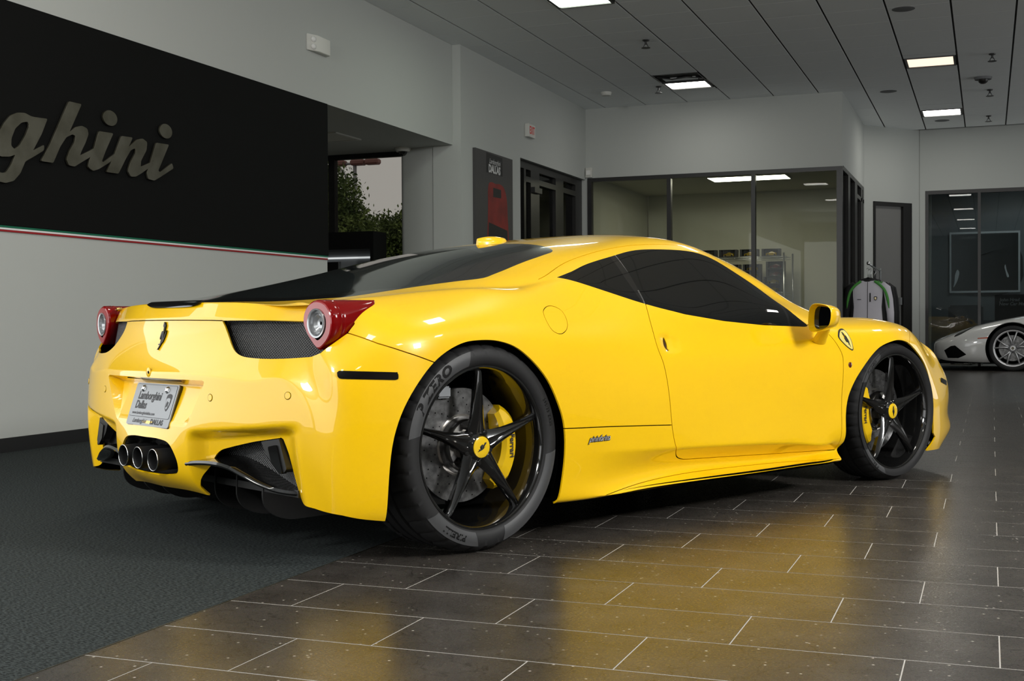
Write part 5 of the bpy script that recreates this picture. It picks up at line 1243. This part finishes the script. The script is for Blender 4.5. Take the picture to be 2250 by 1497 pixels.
# ================================================================== alcove, outdoors, far things
YW = 12.93
r = empty('window_4', (-7.2, YW, 0)); tag(r, kind='structure')
box('frame_head', -1.9, .96, -.03, .05, 2.685, ZS, 'frame_black', r)
for x0, x1 in ((-.05, .03), (-1.2, -1.13)): box('mullion', x0, x1, -.03, .05, 0, 2.685, 'frame_black', r)
box('pane', .03, .96, .0, .006, .02, 2.685, 'pane_out', r); box('pane', -1.13, -.05, .0, .006, .02, 2.685, 'pane_out', r)
# ceiling vent and dome camera in the alcove
r = empty('ceiling_vent', (-6.55, 11.60, ZS)); tag(r, 'square slatted air vent in the low alcove ceiling', 'vent')
bm = bmesh.new()
for a in ((-.28, .28, -.28, -.25), (-.28, .28, .25, .28), (-.28, -.25, -.25, .25), (.25, .28, -.25, .25)): bx(bm, *a, -.015, -.0005)
bmobj('vent_frame', bm, 'white_plastic', r)
for k in range(7):
    bm = bmesh.new(); y0 = -.235+.07*k; prism(bm, [(y0, -.002), (y0+.04, -.014), (y0+.043, -.012), (y0+.004, -.0005)], 'x', -.25, .25); bmobj('slat', bm, 'white_plastic', r)
r = empty('dome_camera', (-6.16, 12.66, ZS)); tag(r, 'white dome camera hanging from the low alcove ceiling', 'camera')
bm = bmesh.new(); lathe(bm, [(0, -.045), (.075, -.045), (.088, -.02), (.088, 0)], 24, 'z'); bmobj('base', bm, 'white_plastic', r, smooth=40)
bm = bmesh.new(); lathe(bm, [(0, -.095), (.025, -.09), (.045, -.07), (.052, -.045)], 20, 'z'); bmobj('dome', bm, 'gloss_black', r, smooth=60)
r = empty('control_box', (-5.93, 12.795, 2.27)); tag(r, 'small grey control box on the column beside the alcove window', 'control box')
box('plate', -.075, .085, -.022, .02, -.075, .075, 'door_grey', r, .003); box('cover', -.02, .08, -.034, -.022, -.065, .065, 'white_plastic', r, .003)
# kiosk
r = empty('display_counter', (-6.65, 12.3, 0)); tag(r, 'white display counter with black header and light strip in the alcove', 'counter')
mat('kiosk_white', (.20, .21, .22), .6); mat('led_strip', (1, 1, 1), .3, emit=(.95, 1, 1), estr=.55)
box('counter_body', -.75, .28, -.02, .25, 0, 1.40, 'kiosk_white', r); box('back_panel', -.75, .28, .21, .25, 1.40, 1.60, 'kiosk_white', r); box('header', -.75, .325, -.06, .26, 1.585, 1.78, 'panel_black', r); box('side_panel', .285, .325, -.06, .26, 0, 1.585, 'panel_black', r)
box('light_strip', -.75, .18, .185, .205, 1.495, 1.515, 'led_strip', r)
r = empty('monitor', (-6.72, 12.0, 0)); tag(r, 'black flat monitor beside the white display counter', 'monitor')
box('screen', -.16, .10, -.02, .02, .95, 1.435, 'panel_black', r, .004); box('screen_edge', .10, .112, -.022, .022, .95, 1.437, 'steel', r); box('stand', -.08, .02, -.015, .015, .02, .95, 'steel', r); box('foot', -.16, .10, -.09, .09, .0, .02, 'steel', r)
# ---- trees and lamp pole outside
tag(box('ground_outside', -34, -9.3, 13.2, 45, -.3, -.14, mat('asphalt', (.04, .04, .04), .9)), kind='structure')
lm = mat('leaf', (.035, .062, .014), .6, spec=.3); noise_color(lm, (.035, .065, .012), (.17, .23, .05), 2.2, 4, .35, .68)
mat('bark', (.05, .035, .025), .9)
def tree(x, y, lobes, n, label):
    r = empty('tree', (x, y, -.14)); tag(r, label, 'tree', 'trees outside the alcove window')
    bm = bmesh.new(); tube(bm, [(0, 0, 0), (.08, 0, .9), (0, .1, 1.9), (.1, 0, 3.2)], [.14, .11, .08, .03], 8)
    for a in range(6): tube(bm, [(0, 0, 1.0+.25*a), (.5*math.cos(a*2), .5*math.sin(a*2), 1.6+.3*a)], [.04, .015], 6)
    bmobj('trunk', bm, 'bark', r)
    rng = np.random.default_rng(int(abs(x)*100)); V_, F_ = [], []
    tot = sum(q[3]*q[4]*q[5] for q in lobes)
    for (lx, ly, lz, rx, ry, rz) in lobes:
        tw = max(10, int(n*rx*ry*rz/tot)//16)
        d = rng.normal(size=(tw, 3)); d /= np.linalg.norm(d, axis=1)[:, None]; rad = .35+.68*rng.random(tw)**.6
        c = d*rad[:, None]*np.array([rx, ry, rz])+np.array([lx, ly, lz])
        p = np.repeat(c, 16, 0)+rng.normal(size=(tw*16, 3))*.10; k = len(p); s_ = (.032+.034*rng.random(k))[:, None]
        a_ = rng.normal(size=(k, 3)); a_ /= np.linalg.norm(a_, axis=1)[:, None]; b_ = np.cross(a_, rng.normal(size=(k, 3))); b_ /= np.linalg.norm(b_, axis=1)[:, None]
        i0 = len(V_); V_ += np.stack([p-a_*s_, p+b_*s_*.5, p+a_*s_, p-b_*s_*.5], 1).reshape(-1, 3).tolist()
        F_ += (np.arange(k*4).reshape(-1, 4)+i0).tolist()
    tag(meshobj('foliage', V_, F_, 'leaf', r), kind='stuff')
tree(-13.7, 24.0, [(0, 0, 3.4, .95, .8, 1.05), (-.8, .2, 2.8, 1.0, .8, 1.0), (.5, 0, 2.6, .9, .8, .85), (.0, 0, 1.6, 1.6, .9, .9), (.95, 0, 1.9, .8, .7, .75), (-.2, 0, .6, 1.8, .9, .7)], 60000, 'tall dense green tree nearest the alcove window frame')
tree(-13.4, 27.2, [(-.1, 0, 2.75, .75, .7, .75), (.7, 0, 3.0, .7, .7, .8), (-.7, 0, 2.6, .9, .7, .8), (.1, 0, 1.6, 1.6, .8, .9), (0, 0, .6, 1.7, .8, .8), (.9, 0, 2.1, .7, .7, .7)], 60000, 'lower bushy green tree behind the alcove window column')
r = empty('light_pole', (-18.45, 34.5, -.14)); tag(r, 'grey parking light pole rising behind the tall tree', 'light pole')
mat('pole_grey', (.25, .25, .26), .5)
bm = bmesh.new(); tube(bm, [(0, 0, 0), (0, 0, 5.85)], .06, 8); bmobj('pole', bm, 'pole_grey', r)
bm = bmesh.new(); tube(bm, [(-.75, 0, 6.0), (-.32, 0, 5.5), (-.32, 0, 3.6)], .035, 6); tube(bm, [(-.7, 0, 5.86), (.7, 0, 5.88)], .04, 6); bmobj('bracket', bm, 'pole_grey', r)
for x_ in (-.55, .12, .62):
    bm = bmesh.new(); bx(bm, x_-.24, x_+.24, -.15, .15, 5.80, 5.98); bmesh.ops.bevel(bm, geom=bm.edges[:], offset=.05, segments=1, affect='EDGES'); bmobj('lamp_head', bm, mat('pole_red', (.16, .06, .05), .6) if 'pole_red' not in MAT else 'pole_red', r)

# ---- wire shelf with boxed model cars inside the office
SX0, SX1, SY0, SY1 = -4.55, -3.01, 20.36, 20.82
r = empty('wire_shelf', (0, 0, .0014)); tag(r, 'chrome wire shelving unit holding boxed model cars in the office', 'shelf')
for x_, y_ in ((SX0, SY0), (SX1-.075, SY0), (SX0+.07, SY1), (SX1, SY1)):
    bm = bmesh.new(); tube(bm, [(x_, y_, 0), (x_, y_, 1.86)], .0135, 8); bmobj('post', bm, 'steel', r)
for z_ in (.25, .73, 1.215, 1.80):
    bm = bmesh.new()
    for y_ in (SY0, SY1): tube(bm, [(SX0, y_, z_), (SX1-.03, y_, z_)], .006, 5); tube(bm, [(SX0, y_, z_-.035), (SX1-.03, y_, z_-.035)], .005, 5)
    for k in range(40): x_ = SX0+(SX1-SX0-.06)*k/39; tube(bm, [(x_, SY0, z_+.004), (x_, SY1, z_+.004)], .0025, 4)
    for k in range(28): x_ = SX0+(SX1-SX0-.06)*k/27; tube(bm, [(x_, SY0, z_), (x_+.02, SY0, z_-.035)], .002, 4)
    tag(bmobj('wire_deck', bm, 'steel', r), kind='stuff')
mat('toy_yellow', (.62, .42, .02), .2, 0, .8); mat('toy_red', (.22, .008, .012), .2, 0, .8); mat('carton_black', (.015, .015, .016), .4); mat('carton_grey', (.16, .16, .17), .4); glass_mat('pane_box', (.85, .85, .85))
def model_box(x, z, colour, label, y=20.40, w=.30, h=.125, dpt=.14):
    r = empty('model_car_box', (x, y, z)); tag(r, label, 'boxed model car', 'boxed model cars on the wire shelf')
    bm = bmesh.new(); bx(bm, -w/2, w/2, -.0, dpt, 0, .018); bx(bm, -w/2, w/2, dpt-.006, dpt, .018, h); bx(bm, -w/2, -w/2+.035, .0, dpt-.006, .018, h); bx(bm, w/2-.035, w/2, .0, dpt-.006, .018, h); bx(bm, -w/2+.035, w/2-.035, .0, dpt-.006, h-.006, h)
    bmobj('carton', bm, 'carton_black', r); box('backing', -w/2+.036, w/2-.036, dpt-.009, dpt-.0065, .0185, h-.007, 'carton_grey', r)
    bm = bmesh.new(); R_ = []
    for u, hz, hw in ((-.088, .022, .024), (-.075, .034, .030), (-.035, .040, .033), (-.012, .060, .028), (.025, .062, .028), (.05, .046, .032), (.08, .042, .031), (.088, .026, .026)):
        R_.append([bm.verts.new((u, .065+hw*a, .022+zz)) for a, zz in ((-1, .0), (-1, hz*.6), (-.7, hz), (.7, hz), (1, hz*.6), (1, 0))])
    for P_, Q_ in zip(R_[:-1], R_[1:]):
        for k in range(5): bm.faces.new((P_[k], P_[k+1], Q_[k+1], Q_[k]))
    bm.faces.new(R_[0]); bm.faces.new(list(reversed(R_[-1]))); toy = bmobj('toy_car', bm, colour, r, smooth=50)
    for u in (-.055, .055):
        bm = bmesh.new(); lathe(bm, [(0, -.004), (.012, -.004), (.015, 0), (.015, .06)], 12, 'y'); o = bmobj('toy_wheel', bm, 'carton_black', toy); o.location = (u, .036, .034)
    box('front_film', -w/2+.035, w/2-.035, .0005, .0015, .019, h-.007, 'pane_box', r)
Z1, Z2 = 1.806, 1.221
model_box(-4.345, Z1, 'toy_yellow', 'boxed yellow model car on the top wire shelf, fourth from the open post pair')
model_box(-4.0, Z1, 'toy_yellow', 'boxed yellow model car on the top wire shelf, third from the open post pair')
model_box(-3.655, Z1, 'toy_yellow', 'boxed yellow model car on the top wire shelf behind the office mullion')
model_box(-3.30, Z1, 'toy_yellow', 'boxed yellow model car on the top wire shelf next to the chrome posts')
for k, (c, lb) in enumerate((('toy_yellow', 'boxed yellow model car at the bottom of the four-box stack'), ('toy_yellow', 'boxed yellow model car second from bottom in the four-box stack'), ('toy_red', 'boxed dark red model car under the topmost box of the four-box stack'), ('toy_red', 'boxed dark red model car topmost in the four-box stack'))): model_box(-3.27+(.04 if k > 1 else 0), Z2+.1262*k, c, lb)
for k in range(4): model_box(-3.61, Z2+.1162*k+.0, 'toy_yellow', ('boxed yellow model car at the bottom of the middle stack', 'boxed yellow model car second from bottom in the middle stack', 'boxed yellow model car third from bottom in the middle stack', 'boxed yellow model car topmost in the middle stack')[k], h=.115)
for k in range(4): model_box(-3.95, Z2+.1162*k+.0, 'toy_yellow', ('boxed model car lowest in the stack farthest from the open posts', 'boxed model car second lowest in the stack farthest from the open posts', 'boxed model car second highest in the stack farthest from the open posts', 'boxed model car highest in the stack farthest from the open posts')[k], h=.115)

# ---- clothes rail with jackets
r = empty('clothes_rail', (-1.47, 18.0, 0)); tag(r, 'chrome garment rail carrying the jackets by the slanted wall', 'clothes rail')
bm = bmesh.new(); tube(bm, [(.03, .50, 0), (.03, .50, 1.50)], .015, 10); bmobj('post', bm, 'steel', r)
bm = bmesh.new(); tube(bm, [(.03, .50, 1.47), (.0, -.1, 1.485), (-.045, -.45, 1.53)], .013, 8); bmobj('arm', bm, 'steel', r)
bm = bmesh.new(); bmesh.ops.create_uvsphere(bm, u_segments=12, v_segments=8, radius=.026); bmesh.ops.translate(bm, verts=bm.verts, vec=(-.047, -.465, 1.535)); bmobj('ball_end', bm, 'chrome', r, smooth=60)
bm = bmesh.new(); lathe(bm, [(0, .03), (.2, .025), (.22, 0)], 24, 'z'); o = bmobj('base', bm, 'steel', r); o.location = (.03, .50, 0)
mat('cloth_white', (.62, .60, .66), .85); mat('cloth_black', (.010, .010, .011), .85); mat('cloth_green', (.07, .30, .05), .8)
def jacket(x, y, label, front):
    r = empty('jacket', (x, y, -.06)); tag(r, label, 'jacket', None if front else 'jackets hanging behind the front one')
    SEC = [(.66, .235, .085), (.80, .24, .09), (1.0, .23, .09), (1.15, .235, .095), (1.24, .24, .09), (1.30, .21, .075), (1.345, .125, .06), (1.365, .08, .055)]
    ang = np.linspace(0, 2*PI, 29)[:-1]
    def ringpt(z, hw, hd, a, k=1.0):
        c, s_ = math.cos(a), math.sin(a); return (k*hw*np.sign(c)*abs(c)**.75, k*hd*s_+.004*math.sin(6*a+9*z), z)
    bm = bmesh.new(); R_ = [[bm.verts.new(ringpt(z, hw, hd, a)) for a in ang] for z, hw, hd in SEC]
    for A_, B_ in zip(R_[:-1], R_[1:]):
        for k in range(28): bm.faces.new((A_[k], A_[(k+1) % 28], B_[(k+1) % 28], B_[k]))
    body_ = bmobj('torso', bm, 'cloth_white', r, smooth=60)
    for s in (-1, 1):
        # black side panel and green shoulder stripe lie over the white cloth
        bm = bmesh.new(); Q_ = []
        for z, hw, hd in SEC[:5]:
            a0 = -PI/2+s*(.75 if z < 1.1 else .95); a1 = (-.15 if s > 0 else -PI+.15)
            wob = .12*math.sin(z*9); Q_.append([bm.verts.new(ringpt(z, hw, hd, a0+s*wob+(a1-a0-s*wob)*t, 1.025)) for t in np.linspace(0, 1, 6)])
        for A_, B_ in zip(Q_[:-1], Q_[1:]):
            for k in range(5): bm.faces.new((A_[k], A_[k+1], B_[k+1], B_[k]))
        bmobj('side_panel', bm, 'cloth_black', r, smooth=60)
        pts_ = [(s*.17, -.01, 1.305), (s*.235, -.005, 1.25), (s*.27, 0, 1.1), (s*.292, -.01, .92), (s*.30, -.015, .74)]
        bm = bmesh.new(); tube(bm, pts_, [.055, .066, .058, .05, .042], 14); bmobj('sleeve', bm, 'cloth_white' if front and s > 0 else 'cloth_black', r)
        st_ = crv([(s*.09, -.058, 1.352), (s*.165, -.072, 1.295), (s*.225, -.073, 1.22), (s*.262, -.066, 1.10), (s*.278, -.060, .98)], 4)
        bm = bmesh.new(); tube(bm, st_, [.018]*(len(st_)-4)+[.016, .013, .009, .004], 8); bmobj('shoulder_stripe', bm, 'cloth_green', r)
    bm = bmesh.new(); tube(bm, [(.075*math.cos(t), .052*math.sin(t), 1.372+.012*math.sin(t)) for t in np.linspace(0, 2*PI, 21)[:-1]], .017, 8, True); bmobj('collar', bm, 'cloth_black', r)
    bm = bmesh.new(); tube(bm, [(-.003, -.088-.006, .68), (0, -.102, 1.0), (0, -.096, 1.2), (0, -.07, 1.34)], .0035, 5); bmobj('zip', bm, 'cloth_black', r)
    hg = bmesh.new(); tube(hg, [(-.17, 0, 1.31), (-.08, 0, 1.36), (0, 0, 1.40), (.08, 0, 1.36), (.17, 0, 1.31)], .012, 6); bmobj('hanger', hg, 'cloth_black', r)
    hk = bmesh.new(); tube(hk, [(0, 0, 1.40), (0, 0, 1.46), (.02, 0, 1.50), (.0, 0, 1.535), (-.02, 0, 1.52)], .004, 6); bmobj('hanger_hook', hk, 'steel', r)
    if front:
        bm = bmesh.new(); bx(bm, .028, .042, -.112, -.100, 1.07, 1.19); bmobj('chest_pocket', bm, 'cloth_black', r)
        bm = bmesh.new(); fc = prism(bm, [(.105+u*.042, 1.115+v*.055) for u, v in CREST], 'y', -.1045, -.094); bmobj('crest', bm, 'poster_black', r)
        bm = bmesh.new(); prism(bm, [(.105+u*.024, 1.115+v*.034) for u, v in CREST], 'y', -.107, -.104); bmobj('crest_face', bm, 'toy_yellow', r)
        bm = bmesh.new(); bx(bm, -.135, -.085, -.106, -.098, 1.10, 1.107); bmobj('chest_print', bm, 'cloth_black', r)
CREST = crv([(-.5, .38), (0, .5), (.5, .38), (.46, 0), (.3, -.32), (0, -.5), (-.3, -.32), (-.46, 0)], 4, True)
jacket(-1.53, 17.62, 'white jacket with green shoulders and crest, front one on the rail', True)
for k, (dx, dy) in enumerate(((.02, .215), (-.015, .43), (.03, .645))):
    jacket(-1.53+dx, 17.62+dy, ('plain white and black jacket hanging directly behind the crested one', 'plain white and black jacket third along the rail from the crest', 'plain white and black jacket hanging last, beside the rail post')[k], False)

# ---- white supercar parked by the far glass wall (nose towards the slanted wall)
wc = empty('white_supercar', (-.69, 20.42, 0)); tag(wc, 'white wedge-nosed supercar with silver spoked wheels by the far glass', 'car')
mat('paint_white', (.60, .60, .585), .3, 0, 1.0, coat_rough=.03); mat('orange_lens', (.45, .06, .015), .2, 0, .5); mat('rim_silver', (.62, .62, .63), .35, .6)
ST = [(-.05, [(.34, .25), (.37, .27), (.38, .32), (.37, .36), (.34, .385), (.2, .40), (0, .405)]),
 (.02, [(.60, .165), (.65, .20), (.67, .29), (.66, .38), (.60, .435), (.3, .455), (0, .46)]),
 (.16, [(.76, .14), (.82, .19), (.845, .30), (.84, .41), (.77, .50), (.4, .52), (0, .52)]),
 (.43, [(.82, .13), (.885, .18), (.90, .32), (.895, .49), (.82, .655), (.42, .63), (0, .61)]),
 (.75, [(.83, .12), (.89, .18), (.905, .35), (.90, .55), (.81, .74), (.42, .70), (0, .68)]),
 (1.03, [(.83, .12), (.895, .18), (.91, .37), (.905, .59), (.81, .80), (.42, .77), (0, .75)]),
 (1.4, [(.83, .12), (.89, .18), (.905, .37), (.90, .60), (.82, .85), (.45, .85), (0, .85)]),
 (1.9, [(.83, .12), (.89, .18), (.895, .37), (.895, .60), (.80, .87), (.55, 1.03), (0, 1.06)]),
 (2.4, [(.83, .12), (.89, .18), (.895, .37), (.90, .61), (.79, .89), (.50, 1.13), (0, 1.16)]),
 (3.2, [(.85, .12), (.90, .18), (.91, .38), (.915, .63), (.83, .93), (.5, 1.09), (0, 1.11)]),
 (4.0, [(.84, .16), (.89, .22), (.90, .40), (.90, .63), (.84, .90), (.45, .97), (0, .98)]),
 (4.4, [(.75, .22), (.80, .28), (.82, .42), (.82, .62), (.77, .83), (.4, .87), (0, .88)])]
wv_, wf_ = [], []
for u, secs_ in ST:
    full = secs_ + [(-w_, z_) for w_, z_ in secs_[-2::-1]]
    wv_ += [(u-(.05*(1-(w_/.9)**2) if u < .5 else 0), -w_, z_) for w_, z_ in full]
nr = 13
for i in range(len(ST)-1):
    for k in range(nr-1): wf_.append((i*nr+k, i*nr+k+1, (i+1)*nr+k+1, (i+1)*nr+k))
wf_.append(tuple(range(nr))[::-1]); wf_.append(tuple((len(ST)-1)*nr+k for k in range(nr)))
me = bpy.data.meshes.new('w'); me.from_pydata(wv_, [], wf_); me.update(); o = bpy.data.objects.new('w', me); COL.objects.link(o)
md = o.modifiers.new('s', 'SUBSURF'); md.levels = 4; md.render_levels = 4; dg = bpy.context.evaluated_depsgraph_get(); dg.update(); ev = o.evaluated_get(dg); m2_ = ev.to_mesh(); m2_.calc_loop_triangles()
WS = Skin(); WS.V = np.array([tuple(v.co) for v in m2_.vertices]); WS.F = np.array([tuple(t.vertices) for t in m2_.loop_triangles]); WS.N = np.array([tuple(v.normal) for v in m2_.vertices]); bpy.data.objects.remove(o)
def wfield(V, poly): 
    d = sd(V[:, [0, 2]], poly); return np.where(np.abs(V[:, 1]) > .45, d, 1.0)
ARC = [(1.03+.375*math.cos(t), .335+.375*math.sin(t)) for t in np.linspace(-.75, PI+.75, 40)]+[(.72, -.1), (1.34, -.1)]
ARC2 = [(3.65+.39*math.cos(t), .345+.39*math.sin(t)) for t in np.linspace(-.75, PI+.75, 40)]+[(3.33, -.1), (3.97, -.1)]
INT = [(.08, .30), (.175, .365), (.235, .375), (.395, .24), (.28, .185), (.13, .185)]
LMP = crv([(.22, .50), (.25, .54), (.38, .60), (.52, .66), (.42, .60), (.30, .53)], 4, True)
MRK = [(.54, .485), (.70, .502), (.70, .478), (.55, .472)]
GLS = [(1.55, .90), (2.0, 1.02), (2.4, 1.11), (3.0, 1.06), (3.15, .97), (2.6, .94), (1.9, .91)]
for pl in (ARC, ARC2, INT, LMP, MRK, GLS): cut(WS, wfield(WS.V, pl))
Cw = WS.V[WS.F].mean(1); cls = np.zeros(len(WS.F), int)
for i, pl in enumerate((INT, LMP, MRK, GLS, ARC, ARC2)): cls[wfield(Cw, pl) < 0] = i+1
near_ = Cw[:, 1] < 0
for nm, msk, mm in (('body', cls == 0, 'paint_white'), ('intake', (cls == 1) & near_, 'under_black'), ('intake', (cls == 1) & ~near_, 'under_black'), ('headlamp', (cls == 2) & near_, 'gloss_black'), ('headlamp', (cls == 2) & ~near_, 'gloss_black'), ('side_marker', (cls == 3) & near_, 'orange_lens'), ('side_marker', (cls == 3) & ~near_, 'orange_lens'), ('side_window', (cls == 4) & near_, 'tint_glass'), ('side_window', (cls == 4) & ~near_, 'tint_glass')):
    Fq = WS.F[msk]; uq = np.unique(Fq); rq = np.zeros(len(WS.V), int); rq[uq] = np.arange(len(uq))
    o = meshobj(nm, WS.V[uq].tolist(), rq[Fq].tolist(), mm, wc, smooth=True)
    o.data.normals_split_custom_set_from_vertices(WS.N[uq].tolist())
def white_wheel():
    r = empty('wheel'); T = .25; R = .335
    bm = bmesh.new(); lathe(bm, [(.255, .01), (.272, -.008), (.30, -.012), (R-.01, 0), (R, .03), (R, T-.03), (R-.02, T), (.255, T-.02)], 64); bmobj('tyre', bm, 'tyre', r, smooth=40)
    bm = bmesh.new(); lathe(bm, [(.262, .006), (.268, -.004), (.258, -.004), (.245, .006), (.242, .06), (.235, .2)], 64); bmobj('rim', bm, 'rim_silver', r, smooth=40)
    for s in range(5):
        for q in (-1, 1):
            a = 2*PI*s/5+.35; b_ = a+q*.27; bm = bmesh.new()
            tube(bm, [(.06*math.cos(a+q*.1), .02, .06*math.sin(a+q*.1)), (.12*math.cos(a+q*.16), .012, .12*math.sin(a+q*.16)), (.25*math.cos(b_), .006, .25*math.sin(b_))], [.016, .012, .011], 6); bmobj('spoke', bm, 'rim_silver', r)
    bm = bmesh.new(); lathe(bm, [(0, -.004), (.032, -.004), (.042, .006), (.06, .03), (.06, .08)], 24); bmobj('hub', bm, 'rim_silver', r, smooth=40)
    bm = bmesh.new(); lathe(bm, [(0, -.006), (.022, -.006), (.022, .0)], 20); bmobj('centre_cap', bm, 'brushed_brass', r, smooth=40)
    bm = bmesh.new(); lathe(bm, [(.06, .09), (.19, .09), (.19, .12), (.06, .12)], 40); bmobj('brake_disc', bm, 'disc', r, smooth=30)
    return r
w0 = white_wheel(); w0.parent = wc; w0.location = (1.03, -.885, .335)
for u, s in ((3.65, -1), (1.03, 1), (3.65, 1)):
    c = copy_tree(w0, wc); c.location = (u, s*.885, .335); c.rotation_euler = (0, 0, 0 if s < 0 else PI)
for u in (1.03, 3.65):
    for s in (-1, 1):
        bm = bmesh.new(); A_, B_ = [], []
        for k in range(21):
            a = PI*(-.2+1.4*k/20); A_.append(bm.verts.new((u+.385*math.cos(a), s*.87, .335+.385*math.sin(a)))); B_.append(bm.verts.new((u+.385*math.cos(a), s*.5, .335+.385*math.sin(a))))
        for k in range(20): bm.faces.new((A_[k], A_[k+1], B_[k+1], B_[k]))
        bm.faces.new(B_); bmobj('wheel_well', bm, 'under_black', wc)
box('front_splitter', -.0, .35, -.70, .70, .10, .135, 'under_black', wc); box('floor_pan', .3, 4.3, -.60, .60, .11, .18, 'under_black', wc)
